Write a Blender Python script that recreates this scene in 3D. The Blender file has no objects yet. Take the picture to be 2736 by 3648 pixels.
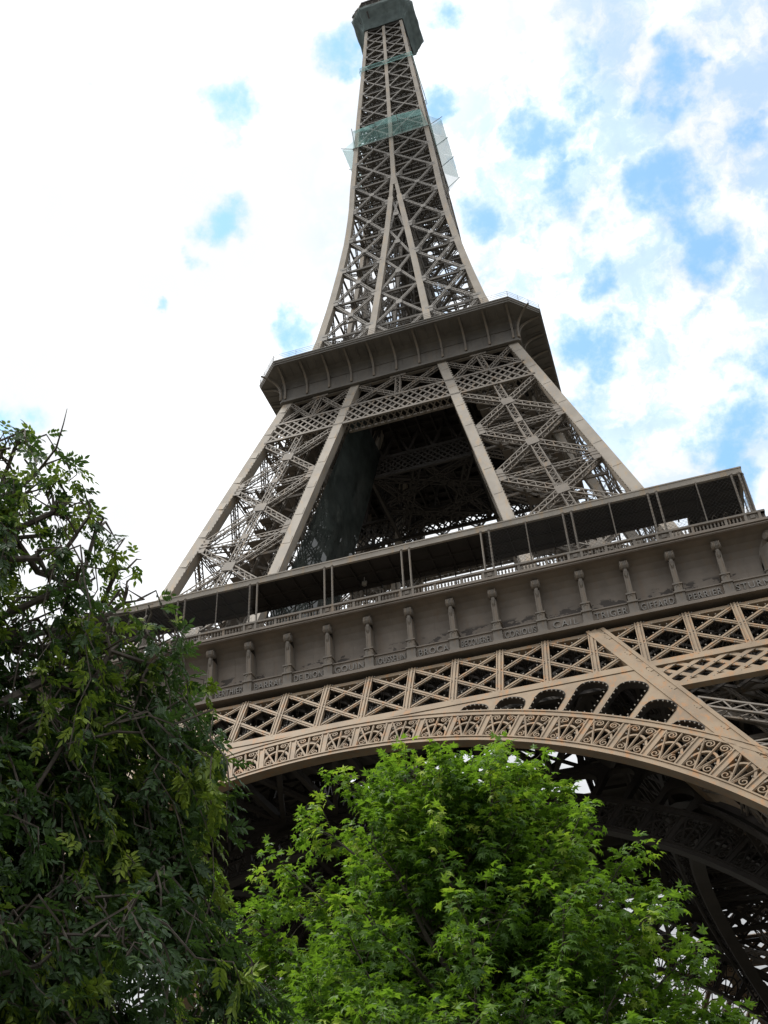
import bpy, math, random
import numpy as np
from mathutils import Vector, Matrix

random.seed(7)
rng = np.random.default_rng(11)
S = bpy.context.scene
COL = S.collection

# ------------------------------------------------------------------ camera
CAM = Vector((24.802, -118.782, 1.6))
YAW, PITCH, ROLL = math.radians(-15.575), math.radians(38.899), math.radians(-3.459)
fwd = Vector((math.sin(YAW) * math.cos(PITCH), math.cos(YAW) * math.cos(PITCH), math.sin(PITCH)))
r0 = Vector((math.cos(YAW), -math.sin(YAW), 0))
u0 = r0.cross(fwd)
rt = r0 * math.cos(ROLL) + u0 * math.sin(ROLL)
up = -r0 * math.sin(ROLL) + u0 * math.cos(ROLL)
cd = bpy.data.cameras.new('camera')
cam = bpy.data.objects.new('camera', cd)
COL.objects.link(cam)
cam.matrix_world = Matrix(((rt.x, up.x, -fwd.x, CAM.x), (rt.y, up.y, -fwd.y, CAM.y),
                           (rt.z, up.z, -fwd.z, CAM.z), (0, 0, 0, 1)))
cd.sensor_fit = 'VERTICAL'
cd.sensor_height = 36.0
cd.lens = 3657.776 / 3648 * 36.0
cd.clip_start, cd.clip_end = 0.1, 6000
S.camera = cam

# ------------------------------------------------------------------ sky, sun, exposure
SUN_EL, SUN_AZ = math.radians(62), math.radians(258)      # azimuth clockwise from +y
EXPOSURE = 0.38
SKY_STRENGTH = 0.10
CLOUD = 1.0
W = bpy.data.worlds.new('World')
S.world = W
W.use_nodes = True
nt = W.node_tree
for n in list(nt.nodes):
    nt.nodes.remove(n)
N = nt.nodes.new
L = nt.links.new
out = N('ShaderNodeOutputWorld')
bg = N('ShaderNodeBackground')
sky = N('ShaderNodeTexSky')
sky.sky_type = 'NISHITA'
sky.sun_disc = False
sky.sun_elevation = SUN_EL
sky.sun_rotation = SUN_AZ
sky.air_density = 1.0
sky.dust_density = 0.6
sky.ozone_density = 1.0
tc = N('ShaderNodeTexCoord')


def wmath(op, a, b=None, c=None, clamp=False):
    m = N('ShaderNodeMath')
    m.operation = op
    m.use_clamp = clamp
    for i, v in enumerate((a, b, c)):
        if v is None:
            continue
        if isinstance(v, (int, float)):
            m.inputs[i].default_value = v
        else:
            L(v, m.inputs[i])
    return m.outputs[0]


def wnoise(scale, detail, rough, vec, dim='3D'):
    n = N('ShaderNodeTexNoise')
    n.inputs['Scale'].default_value = scale
    n.inputs['Detail'].default_value = detail
    n.inputs['Roughness'].default_value = rough
    L(vec, n.inputs['Vector'])
    return n


# gaps of blue between the clouds: direction in the sky, angular size, strength
GAPS = [(-0.2461, 0.4383, 0.8645, .032, 1), (-0.1233, 0.4296, 0.8946, .028, .9), (-0.2454, 0.6139, 0.7503, .036, .9),
        (-0.2768, 0.5115, 0.8135, .022, .8), (-0.3482, 0.4104, 0.8428, .009, .45), (-0.3306, 0.3824, 0.8628, .008, .35),
        (-0.4942, 0.5506, 0.6727, .022, .55), (-0.3572, 0.5392, 0.7627, .007, .5), (-0.3879, 0.5581, 0.7335, .005, .45),
        (-0.31, 0.528, 0.79, .008, .35)]
GAPS = [(x, y, z, r * (.7 if i == 0 else .72), s) for i, (x, y, z, r, s) in enumerate(GAPS)]
for u, v, r, s in ((1210, 430, 85, 1), (1290, 490, 50, .8), (830, 440, 60, .75), (640, 570, 85, 1), (700, 650, 60, .7),
                   (1210, 850, 90, 1), (1360, 870, 45, .8), (760, 910, 80, .95), (600, 950, 60, .8), (340, 920, 70, .75),
                   (1430, 1120, 70, .85), (980, 1210, 70, .9), (960, 1500, 75, .95), (860, 1570, 80, .8), (1040, 1400, 55, .8),
                   (1610, 1680, 100, 1), (1500, 1900, 110, .95), (860, 1760, 80, .8), (430, 430, 80, .6), (190, 500, 50, .9),
                   (1620, 600, 70, .85), (920, 1030, 80, .75), (1080, 960, 60, .7), (1330, 350, 40, .6), (900, 190, 90, .35),
                   (1580, 2120, 60, .8), (1310, 1010, 80, .55), (1010, 1930, 70, .75), (260, 20, 60, .5), (1100, 2080, 60, .6),
                   (560, 330, 70, .4), (1240, 760, 70, .6), (1650, 1000, 60, .5), (760, 1480, 60, .5), (880, 700, 60, .35)):
    px, py = (1400 + u * .8053 - 1368) / 3657.8, (v * .8053 - 1824) / 3657.8
    d = (fwd + rt * px - up * py).normalized()
    GAPS.append((d.x, d.y, d.z, r * .8053 / 3657.8 * 1.35, s))
warp = wnoise(9, 6, .6, tc.outputs['Generated'])
wsub = N('ShaderNodeVectorMath')
wsub.operation = 'SUBTRACT'
L(warp.outputs['Color'], wsub.inputs[0])
wsub.inputs[1].default_value = (.5, .5, .5)
wsc = N('ShaderNodeVectorMath')
wsc.operation = 'SCALE'
L(wsub.outputs[0], wsc.inputs[0])
wsc.inputs['Scale'].default_value = .10
wadd = N('ShaderNodeVectorMath')
wadd.operation = 'ADD'
L(tc.outputs['Generated'], wadd.inputs[0])
L(wsc.outputs[0], wadd.inputs[1])
acc = None
for (x, y, z, r, s) in GAPS:
    ds = N('ShaderNodeVectorMath')
    ds.operation = 'DISTANCE'
    L(wadd.outputs[0], ds.inputs[0])
    ds.inputs[1].default_value = Vector((x, y, z)).normalized()
    mr = N('ShaderNodeMapRange')
    mr.interpolation_type = 'SMOOTHSTEP'
    L(ds.outputs['Value'], mr.inputs['Value'])
    mr.inputs['From Min'].default_value = r * 2.1
    mr.inputs['From Max'].default_value = r * .35
    mr.inputs['To Min'].default_value = 0.0
    mr.inputs['To Max'].default_value = s
    acc = mr.outputs[0] if acc is None else wmath('MAXIMUM', acc, mr.outputs[0])
fine = wnoise(21, 10, .6, tc.outputs['Generated'])
broad = wnoise(7, 6, .6, tc.outputs['Generated'])
# a gap opens where the patch is and the cloud noise is thin; its rim frays and veils over
swing = wmath('MULTIPLY', wmath('SUBTRACT', fine.outputs['Fac'], .5), wmath('MINIMUM', wmath('MULTIPLY', acc, 7.0), 2.3))
raw = wmath('ADD', wmath('MULTIPLY', acc, .62), swing)
gs = N('ShaderNodeMapRange')
gs.interpolation_type = 'SMOOTHSTEP'
L(raw, gs.inputs['Value'])
gs.inputs['From Min'].default_value = .04
gs.inputs['From Max'].default_value = .78
gs.inputs['To Max'].default_value = .93
gap = wmath('POWER', gs.outputs[0], .7)
# thin veils of cloud with the blue showing through, over the right half of the view
veil_n = wnoise(16, 10, .62, wadd.outputs[0])
vz = N('ShaderNodeMapRange')
vz.interpolation_type = 'SMOOTHSTEP'
L(veil_n.outputs['Fac'], vz.inputs['Value'])
vz.inputs['From Min'].default_value = .43
vz.inputs['From Max'].default_value = .62
vd = N('ShaderNodeVectorMath')
vd.operation = 'DISTANCE'
L(wadd.outputs[0], vd.inputs[0])
vd.inputs[1].default_value = Vector((.10, .62, .77)).normalized()
vm = N('ShaderNodeMapRange')
vm.interpolation_type = 'SMOOTHSTEP'
L(vd.outputs['Value'], vm.inputs['Value'])
vm.inputs['From Min'].default_value = .34
vm.inputs['From Max'].default_value = .12
gap = wmath('MAXIMUM', gap, wmath('MULTIPLY', wmath('POWER', wmath('MULTIPLY', vz.outputs[0], vm.outputs[0]), .6), .62))
# elsewhere in the sky the same broken cloud
sep = N('ShaderNodeSeparateXYZ')
L(tc.outputs['Generated'], sep.inputs[0])
# thin cloud tone: white with faintly bluish grey hollows
thin = N('ShaderNodeMapRange')
thin.interpolation_type = 'SMOOTHSTEP'
L(broad.outputs['Fac'], thin.inputs['Value'])
thin.inputs['From Min'].default_value = .38
thin.inputs['From Max'].default_value = .62
thin.inputs['To Min'].default_value = .78
thin.inputs['To Max'].default_value = 1.1
skym = N('ShaderNodeVectorMath')
skym.operation = 'MULTIPLY'
L(sky.outputs[0], skym.inputs[0])
skym.inputs[1].default_value = (2.3, 2.9, 2.7)
cl = N('ShaderNodeVectorMath')
cl.operation = 'SCALE'
cl.inputs[0].default_value = (CLOUD * 9.9, CLOUD * 10.15, CLOUD * 10.4)
hz = N('ShaderNodeMapRange')                # overcast: brightest overhead, dim towards the horizon
L(sep.outputs['Z'], hz.inputs['Value'])
hz.inputs['From Min'].default_value = 0.0
hz.inputs['From Max'].default_value = 0.55
hz.inputs['To Min'].default_value = .2
hz.inputs['To Max'].default_value = 1.24
bk = N('ShaderNodeMapRange')                # a little brighter behind the viewer than ahead
bk.interpolation_type = 'SMOOTHSTEP'
L(sep.outputs['Y'], bk.inputs['Value'])
bk.inputs['From Min'].default_value = -.7
bk.inputs['From Max'].default_value = .25
bk.inputs['To Min'].default_value = .98
bk.inputs['To Max'].default_value = .8
L(wmath('MULTIPLY', thin.outputs[0], wmath('MULTIPLY', hz.outputs[0], bk.outputs[0])), cl.inputs['Scale'])
mixw = N('ShaderNodeMix')
mixw.data_type = 'VECTOR'
mixw.clamp_factor = True
L(gap, mixw.inputs['Factor'])
L(cl.outputs[0], mixw.inputs['A'])
L(skym.outputs[0], mixw.inputs['B'])
L(mixw.outputs['Result'], bg.inputs['Color'])
bg.inputs['Strength'].default_value = SKY_STRENGTH
L(bg.outputs[0], out.inputs['Surface'])

sd = bpy.data.lights.new('sun', 'SUN')
sd.energy = 2.6
sd.angle = math.radians(10)
sd.color = (1.0, .95, .87)
sun = bpy.data.objects.new('sun', sd)
COL.objects.link(sun)
sdir = Vector((math.sin(SUN_AZ) * math.cos(SUN_EL), math.cos(SUN_AZ) * math.cos(SUN_EL), math.sin(SUN_EL)))
sun.rotation_euler = sdir.to_track_quat('Z', 'Y').to_euler()
sun.location = sdir * 400

S.view_settings.view_transform = 'Standard'
S.view_settings.look = 'None'
S.view_settings.exposure = EXPOSURE
S.view_settings.gamma = 1.0
S.cycles.max_bounces = 6
S.cycles.diffuse_bounces = 3
S.cycles.transparent_max_bounces = 8


# ------------------------------------------------------------------ helpers
def V3(p):
    return np.array(p, dtype=float)


def unit(a):
    return a / (np.linalg.norm(a) + 1e-12)


class MB:
    """collects bars, boxes, strips and tubes; build() links them as one mesh object"""

    def __init__(s):
        s.v, s.f, s.bars = [], [], []

    def add(s, verts, faces):
        o = len(s.v)
        s.v.extend(tuple(map(float, p)) for p in verts)
        s.f.extend(tuple(i + o for i in f) for f in faces)

    def bar(s, p, q, n, w, d):
        """bar from p to q; its outer face (width w) looks along n, it is d deep behind that face"""
        s.bars.append((*p, *q, *n, w, d))

    def box(s, c, sx, sy, sz):
        x, y, z = c
        a, b, e = sx / 2, sy / 2, sz / 2
        s.add([(x - a, y - b, z - e), (x + a, y - b, z - e), (x + a, y + b, z - e), (x - a, y + b, z - e),
               (x - a, y - b, z + e), (x + a, y - b, z + e), (x + a, y + b, z + e), (x - a, y + b, z + e)],
              [(0, 3, 2, 1), (4, 5, 6, 7), (0, 1, 5, 4), (1, 2, 6, 5), (2, 3, 7, 6), (3, 0, 4, 7)])

    def slab(s, poly, ext):
        """polygon (3-D points) pushed along ext"""
        n = len(poly)
        e = V3(ext)
        P = [V3(p) for p in poly]
        s.add(P + [p + e for p in P], [tuple(range(n)), tuple(range(2 * n - 1, n - 1, -1))] +
              [(i, (i + 1) % n, n + (i + 1) % n, n + i) for i in range(n)])

    def strip(s, A, B, ext):
        """solid ribbon between the point rows A and B, thick by ext"""
        e = V3(ext)
        n = len(A)
        A = [V3(p) for p in A]
        B = [V3(p) for p in B]
        vs = A + B + [p + e for p in A] + [p + e for p in B]
        fs = []
        for i in range(n - 1):
            a, b, c, d = i, i + 1, n + i + 1, n + i
            fs.append((a, b, c, d))
            fs.append((2 * n + d, 2 * n + c, 2 * n + b, 2 * n + a))
            fs.append((b, a, 2 * n + a, 2 * n + b))
            fs.append((d, c, 2 * n + c, 2 * n + d))
        fs.append((0, n, 3 * n, 2 * n))
        fs.append((n - 1, 3 * n - 1, 4 * n - 1, 2 * n - 1))
        s.add(vs, fs)

    def tube(s, pts, rad, k=6):
        P = [V3(p) for p in pts]
        n = len(P)
        if not hasattr(rad, '__len__'):
            rad = [rad] * n
        vs, fs = [], []
        ref = V3((.31, .57, .76))
        for i in range(n):
            d = unit(P[min(i + 1, n - 1)] - P[max(i - 1, 0)])
            if abs(d @ ref) > .95:
                ref = V3((.9, -.3, .2))
            a = unit(np.cross(d, ref))
            b = np.cross(d, a)
            for j in range(k):
                t = 2 * math.pi * j / k
                vs.append(P[i] + rad[i] * (math.cos(t) * a + math.sin(t) * b))
        for i in range(n - 1):
            for j in range(k):
                j2 = (j + 1) % k
                fs.append((i * k + j, i * k + j2, (i + 1) * k + j2, (i + 1) * k + j))
        fs.append(tuple(range(k - 1, -1, -1)))
        fs.append(tuple((n - 1) * k + j for j in range(k)))
        s.add(vs, fs)

    def lathe(s, c, prof, k=8, axis='z'):
        vs, fs = [], []
        for r, h in prof:
            for j in range(k):
                t = 2 * math.pi * j / k
                if axis == 'z':
                    vs.append((c[0] + r * math.cos(t), c[1] + r * math.sin(t), c[2] + h))
                else:
                    vs.append((c[0] + h, c[1] + r * math.cos(t), c[2] + r * math.sin(t)))
        m = len(prof)
        for i in range(m - 1):
            for j in range(k):
                j2 = (j + 1) % k
                fs.append((i * k + j, i * k + j2, (i + 1) * k + j2, (i + 1) * k + j))
        fs.append(tuple(range(k - 1, -1, -1)))
        fs.append(tuple((m - 1) * k + j for j in range(k)))
        s.add(vs, fs)

    def mesh(s, name, mat, smooth=False):
        vs = np.array(s.v, dtype=float).reshape(-1, 3)
        lens = np.array([len(f) for f in s.f], dtype=np.int32)
        loops = np.array([i for f in s.f for i in f], dtype=np.int32)
        if s.bars:
            B = np.array(s.bars, dtype=float)
            p, q, n = B[:, 0:3], B[:, 3:6], B[:, 6:9]
            w, d = B[:, 9:10] / 2, B[:, 10:11]
            D = q - p
            D /= np.linalg.norm(D, axis=1, keepdims=True) + 1e-12
            n = n - (n * D).sum(1, keepdims=True) * D
            n /= np.linalg.norm(n, axis=1, keepdims=True) + 1e-12
            sd_ = np.cross(D, n) * w
            i_ = -n * d
            vb = np.stack([p - sd_, p + sd_, p + sd_ + i_, p - sd_ + i_, q - sd_, q + sd_, q + sd_ + i_, q - sd_ + i_], 1)
            m = len(B)
            base = len(vs) + 8 * np.arange(m, dtype=np.int32)[:, None, None]
            quads = np.array([(0, 1, 5, 4), (1, 2, 6, 5), (2, 3, 7, 6), (3, 0, 4, 7), (0, 3, 2, 1), (4, 5, 6, 7)], dtype=np.int32)
            lb = (base + quads[None]).reshape(-1)
            vs = np.concatenate([vs, vb.reshape(-1, 3)])
            loops = np.concatenate([loops, lb]).astype(np.int32)
            lens = np.concatenate([lens, np.full(m * 6, 4)]).astype(np.int32)
        return raw_mesh(name, vs, loops, lens, mat, smooth)

    def build(s, name, mat, parent=None, smooth=False):
        o = bpy.data.objects.new(name, s.mesh(name, mat, smooth))
        COL.objects.link(o)
        if parent is not None:
            o.parent = parent
        return o


def raw_mesh(name, vs, loops, lens, mat, smooth=False, tint=None):
    me = bpy.data.meshes.new(name)
    me.vertices.add(len(vs))
    me.vertices.foreach_set('co', np.ascontiguousarray(vs, dtype=np.float32).reshape(-1))
    me.loops.add(len(loops))
    me.loops.foreach_set('vertex_index', np.ascontiguousarray(loops, dtype=np.int32))
    me.polygons.add(len(lens))
    st = np.zeros(len(lens), dtype=np.int32)
    st[1:] = np.cumsum(lens)[:-1]
    me.polygons.foreach_set('loop_start', st)
    me.polygons.foreach_set('use_smooth', np.full(len(lens), smooth))
    if tint is not None:
        a = me.attributes.new('tint', 'FLOAT', 'POINT')
        a.data.foreach_set('value', np.ascontiguousarray(tint, dtype=np.float32))
    me.update(calc_edges=True)
    me.validate()
    me.materials.append(mat)
    return me


def inst(o, parent, rot=0.0, loc=None):
    c = o.copy()
    COL.objects.link(c)
    c.parent = parent
    c.rotation_euler = (0, 0, o.rotation_euler.z + rot)
    if loc is not None:
        c.location = loc
    return c


def empty(name, loc=(0, 0, 0)):
    o = bpy.data.objects.new(name, None)
    o.empty_display_size = .5
    o.location = loc
    COL.objects.link(o)
    return o


def tag(o, label=None, cat=None, group=None, kind=None):
    for k, v in (('label', label), ('category', cat), ('group', group), ('kind', kind)):
        if v:
            o[k] = v
    return o


# ------------------------------------------------------------------ materials
def new_mat(name):
    m = bpy.data.materials.new(name)
    m.use_nodes = True
    t = m.node_tree
    b = t.nodes['Principled BSDF']
    return m, t, b


def iron(name, base, dark, rust, rust_amt, scale=1.0, rough=.62, peel=False):
    m, t, b = new_mat(name)
    n, l = t.nodes.new, t.links.new
    c = n('ShaderNodeTexCoord')

    def noise(sc, det, rg, st=(1, 1, 1)):
        mp = n('ShaderNodeMapping')
        mp.inputs['Scale'].default_value = st
        l(c.outputs['Object'], mp.inputs['Vector'])
        x = n('ShaderNodeTexNoise')
        x.inputs['Scale'].default_value = sc * scale
        x.inputs['Detail'].default_value = det
        x.inputs['Roughness'].default_value = rg
        l(mp.outputs[0], x.inputs['Vector'])
        return x.outputs['Fac']

    def rng_(v, a, z):
        x = n('ShaderNodeMapRange')
        x.interpolation_type = 'SMOOTHSTEP'
        l(v, x.inputs['Value'])
        x.inputs['From Min'].default_value = a
        x.inputs['From Max'].default_value = z
        return x.outputs[0]

    def mix(f, a, z):
        x = n('ShaderNodeMix')
        x.data_type = 'RGBA'
        if isinstance(f, float):
            x.inputs['Factor'].default_value = f
        else:
            l(f, x.inputs['Factor'])
        for key, v in (('A', a), ('B', z)):
            if isinstance(v, tuple):
                x.inputs[key].default_value = (*v, 1)
            else:
                l(v, x.inputs[key])
        return x.outputs['Result']

    col = mix(rng_(noise(.35, 6, .6), .35, .68), base, dark)
    streak = rng_(noise(1.2, 5, .6, (1.6, 1.6, .16)), .5, .72)
    f = n('ShaderNodeMath')
    f.operation = 'MULTIPLY'
    l(streak, f.inputs[0])
    f.inputs[1].default_value = rust_amt
    col = mix(f.outputs[0], col, rust)
    spot = rng_(noise(3.1, 8, .7), .6, .72)
    f2 = n('ShaderNodeMath')
    f2.operation = 'MULTIPLY'
    l(spot, f2.inputs[0])
    f2.inputs[1].default_value = rust_amt * .8
    col = mix(f2.outputs[0], col, tuple(x * .75 for x in rust))
    if peel:                                            # darker bare patches where the paint has come off
        sp = n('ShaderNodeSeparateXYZ')
        l(c.outputs['Object'], sp.inputs[0])
        band = n('ShaderNodeMath')
        band.operation = 'MULTIPLY'
        l(rng_(sp.outputs['Z'], 52.8, 53.05), band.inputs[0])
        l(rng_(sp.outputs['Z'], 54.1, 53.7), band.inputs[1])
        pat = n('ShaderNodeMath')
        pat.operation = 'MULTIPLY'
        l(band.outputs[0], pat.inputs[0])
        l(rng_(noise(.95, 5, .62, (.7, .7, 1.3)), .53, .55), pat.inputs[1])
        col = mix(pat.outputs[0], col, (.07, .058, .05))
    l(col, b.inputs['Base Color'])
    b.inputs['Roughness'].default_value = rough
    b.inputs['Specular IOR Level'].default_value = .3
    bm = n('ShaderNodeBump')
    bm.inputs['Strength'].default_value = .25
    bm.inputs['Distance'].default_value = .03
    l(noise(9, 4, .6), bm.inputs['Height'])
    l(bm.outputs[0], b.inputs['Normal'])
    return m


M = {}
M['iron_low'] = iron('warm_brown_iron', (.30, .226, .152), (.22, .166, .114), (.37, .185, .075), .8)
M['iron_frieze'] = iron('frieze_iron', (.225, .19, .158), (.165, .14, .117), (.22, .14, .08), .25, peel=True)
M['iron_mid'] = iron('brown_iron', (.205, .18, .153), (.145, .128, .11), (.27, .18, .1), .45)
M['iron_top'] = iron('grey_brown_iron', (.265, .248, .228), (.2, .188, .173), (.29, .235, .175), .25)
M['iron_column'] = iron('lit_brown_plate', (.345, .308, .262), (.275, .246, .21), (.43, .29, .15), .5)  # the brown iron, lightened in colour for plates that catch the sky light
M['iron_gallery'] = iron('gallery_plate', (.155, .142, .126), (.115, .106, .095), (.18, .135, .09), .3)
M['iron_shaded'] = iron('shaded_iron', (.048, .041, .036), (.034, .03, .026), (.06, .042, .03), .3)  # the same iron, with the shade of the interior put into its colour


def plain(name, col, rough=.7, var=.25, sc=4):
    m, t, b = new_mat(name)
    x = t.nodes.new('ShaderNodeTexNoise')
    x.inputs['Scale'].default_value = sc
    x.inputs['Detail'].default_value = 6
    tcn = t.nodes.new('ShaderNodeTexCoord')
    t.links.new(tcn.outputs['Object'], x.inputs['Vector'])
    r = t.nodes.new('ShaderNodeValToRGB')
    r.color_ramp.elements[0].position = .3
    r.color_ramp.elements[1].position = .7
    r.color_ramp.elements[0].color = (*[c * (1 - var) for c in col], 1)
    r.color_ramp.elements[1].color = (*[c * (1 + var) for c in col], 1)
    t.links.new(x.outputs['Fac'], r.inputs['Fac'])
    t.links.new(r.outputs[0], b.inputs['Base Color'])
    b.inputs['Roughness'].default_value = rough
    return m


M['wire'] = plain('dark_wire', (.022, .021, .02), .7, .2)
M['lamp'] = plain('frosted_bulb', (.28, .25, .21), .4, .1)
M['ground'] = plain('gravel', (.065, .06, .045), .9, .3, .3)
M['stone'] = plain('masonry', (.34, .31, .27), .85, .25, .8)
M['bark'] = plain('bark', (.085, .07, .058), .9, .4, 14)
M['twig'] = plain('twig_bark', (.085, .07, .055), .85, .35, 20)
M['grey_metal'] = plain('grey_metal', (.25, .25, .25), .5, .15, 3)


def net(name, col, alpha, sc=60):
    m, t, b = new_mat(name)
    n, l = t.nodes.new, t.links.new
    o = t.nodes['Material Output']
    df = n('ShaderNodeBsdfDiffuse')
    tr = n('ShaderNodeBsdfTranslucent')
    tp = n('ShaderNodeBsdfTransparent')
    x = n('ShaderNodeTexNoise')
    x.inputs['Scale'].default_value = .6
    x.inputs['Detail'].default_value = 5
    tcn = n('ShaderNodeTexCoord')
    l(tcn.outputs['Object'], x.inputs['Vector'])
    r = n('ShaderNodeValToRGB')
    r.color_ramp.elements[0].position = .3
    r.color_ramp.elements[1].position = .75
    r.color_ramp.elements[0].color = (*[c * .7 for c in col], 1)
    r.color_ramp.elements[1].color = (*[c * 1.25 for c in col], 1)
    l(x.outputs['Fac'], r.inputs['Fac'])
    l(r.outputs[0], df.inputs['Color'])
    l(r.outputs[0], tr.inputs['Color'])
    m1, m2 = n('ShaderNodeMixShader'), n('ShaderNodeMixShader')
    m1.inputs[0].default_value = .6
    l(df.outputs[0], m1.inputs[1])
    l(tr.outputs[0], m1.inputs[2])
    m2.inputs[0].default_value = alpha
    l(tp.outputs[0], m2.inputs[1])
    l(m1.outputs[0], m2.inputs[2])
    l(m2.outputs[0], o.inputs['Surface'])
    return m


M['net_teal'] = net('teal_netting', (.27, .47, .46), .42)
M['net_cabin'] = net('dark_teal_netting', (.36, .44, .44), .96)
M['net_green'] = net('dark_green_netting', (.055, .066, .062), .92)


def leaf(name, c0, c1, c2, transl=.35):
    m, t, b = new_mat(name)
    n, l = t.nodes.new, t.links.new
    o = t.nodes['Material Output']
    at = n('ShaderNodeAttribute')
    at.attribute_name = 'tint'
    r = n('ShaderNodeValToRGB')
    e = r.color_ramp.elements
    e[0].position, e[0].color = .0, (*c0, 1)
    e[1].position, e[1].color = 1.0, (*c2, 1)
    k = e.new(.55)
    k.color = (*c1, 1)
    l(at.outputs['Fac'], r.inputs['Fac'])
    l(r.outputs[0], b.inputs['Base Color'])
    b.inputs['Roughness'].default_value = .5
    b.inputs['Specular IOR Level'].default_value = .35
    tr = n('ShaderNodeBsdfTranslucent')
    g = n('ShaderNodeMix')
    g.data_type = 'RGBA'
    g.inputs['Factor'].default_value = .5
    l(r.outputs[0], g.inputs['A'])
    g.inputs['B'].default_value = (c1[0] * 2.2, c1[1] * 2.2, c1[2] * .6, 1)
    l(g.outputs['Result'], tr.inputs['Color'])
    mx = n('ShaderNodeMixShader')
    mx.inputs[0].default_value = transl
    l(b.outputs[0], mx.inputs[1])
    l(tr.outputs[0], mx.inputs[2])
    l(mx.outputs[0], o.inputs['Surface'])
    return m


M['leaf_gum'] = leaf('sweetgum_leaf', (.04, .095, .018), (.115, .215, .028), (.36, .45, .05), .45)
M['leaf_ash'] = leaf('hanging_leaf', (.024, .048, .022), (.05, .10, .028), (.27, .36, .035), .3)
M['leaf_dark'] = leaf('dark_small_leaf', (.018, .04, .016), (.03, .06, .02), (.05, .09, .03), .2)

# ------------------------------------------------------------------ tower: profile of the iron frame
P = 4.158                                   # bay of the first floor
HY = math.hypot(1, .5451)
FN = V3((0, -1 / HY, .5451 / HY))           # outward normal of the lower front face


def HL(z): return 38.108 - .5451 * (z - 50.18)


def BL(z): return 20.5 + .522 * (50.1 - z)


def HM(z): return 17.885 + .2817 * (110.907 - z)


def BMo(z): return 7.342 + .18839 * (110.907 - z)


def BMi(z): return 5.949 + .19168 * (110.907 - z)


UZ = [112, 116, 127.9, 137.6, 147.4, 157, 166.5, 175, 191, 200, 225, 243]
UH = [17.2, 16.3, 14.0, 12.45, 11.1, 9.95, 9.15, 8.75, 7.75, 7.25, 5.65, 4.6]
IZ = [112, 116, 136.4, 146.3, 156.2, 165.3, 173.5, 177]
IX = [5.85, 5.45, 3.68, 2.8, 1.9, 1.05, .35, 0]


def HU(z): return float(np.interp(z, UZ, UH))


def BU(z): return float(np.interp(z, IZ, IX))


tower = empty('lattice_tower', (0, 0, 0))
tag(tower, 'tall brown wrought iron lattice tower on arches, rising behind the trees', 'tower')
ROT = [0, math.pi / 2, math.pi, -math.pi / 2]


def lat(mb, p, q, n, w, d, pitch, t=.12, lace=.07, sides=True):
    """a latticed box girder: four flange bars and zigzag lacing"""
    p, q, n = V3(p), V3(q), V3(n)
    D = q - p
    Ln = np.linalg.norm(D)
    D /= Ln
    n = unit(n - (n @ D) * D)
    s = np.cross(D, n)
    for k in (0, 1):
        for sg in (-1, 1):
            o = s * sg * (w / 2 - t / 2) - n * k * (d - t)
            mb.bar(p + o, q + o, n, t * 1.25, t)
    m = max(2, int(round(Ln / pitch)))
    hw = w / 2 - t
    for i in range(m):
        a, b = p + D * Ln * i / m, p + D * Ln * (i + 1) / m
        sg = 1 if i % 2 else -1
        for k in (0, 1):
            e = -n * (k * (d - .04) + .02)
            mb.bar(a + s * hw * sg + e, b - s * hw * sg + e, n, lace * 1.3, .03)
        if sides:
            for sd in (-1, 1):
                e = s * sd * (w / 2 - .02)
                if sg > 0:
                    mb.bar(a + e - n * .03, b + e - n * (d - .03), s, lace, .03)
                else:
                    mb.bar(a + e - n * (d - .03), b + e - n * .03, s, lace, .03)


def gusset(mb, c, n, D, w, h, t=.06):
    c, n, D = V3(c), unit(V3(n)), V3(D)
    D = unit(D - (D @ n) * n)
    mb.bar(c - D * h / 2 + n * t, c + D * h / 2 + n * t, n, w, t)


# ------------------------------------------------------------------ lower legs (front right corner, then turned)
def LF(x, z, o=0.0):                        # point of the lower front face
    return V3((x, -HL(z), z)) + FN * o


legm, legb = MB(), MB()
SN = V3((FN[1] * -1, 0, FN[2]))             # outward normal of the right side face
INF = V3((0, 1, -.522)) / math.hypot(1, .522)
INS = V3((-1, 0, -.522)) / math.hypot(1, .522)
for z0, z1 in ((3.0, 50.0),):
    # outer corner, two faces
    legm.bar((HL(z0) - .7, -HL(z0), z0), (HL(z1) - .7, -HL(z1), z1), FN, 1.4, 1.4)
    # inner column on the front face, with its ribs
    for ff, sw in ((0, False), (1, True)):
        def T(x, y, z):
            return V3((x, y, z)) if not sw else V3((-y, -x, z))
        nn = FN if not sw else V3((-FN[1], 0, FN[2]))
        legm.bar(T(BL(z0) + .65, -HL(z0), z0), T(BL(z1) + .65, -HL(z1), z1), nn, 1.55, 1.3)
        for o, w_, pr in ((-.1, .34, .1), (.38, .5, .07), (1.22, .34, .1)):
            legm.bar(T(BL(z0) + o + .05, -HL(z0), z0) + nn * pr, T(BL(z1) + o + .05, -HL(z1), z1) + nn * pr, nn, w_, pr * .9)
    legm.bar((BL(z0) + .6, -BL(z0), z0), (BL(z1) + .6, -BL(z1), z1), INF, 1.3, 1.3)
for za in np.arange(5, 49, 2.7):             # cover straps over the plate joints
    for xf, w_ in ((lambda z: BL(z) + .65, 1.5), (lambda z: HL(z) - .7, 1.36)):
        legm.bar(LF(xf(za), za, .035), LF(xf(za + .5), za + .5, .035), FN, w_, .04)
    for e in (-.5, .0, .5):
        for dz in (.12, .38):
            c_ = LF(BL(za + dz) + .65 + e * 1.2, za + dz, .06)
            legm.box(tuple(c_), .09, .06, .09)
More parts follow.
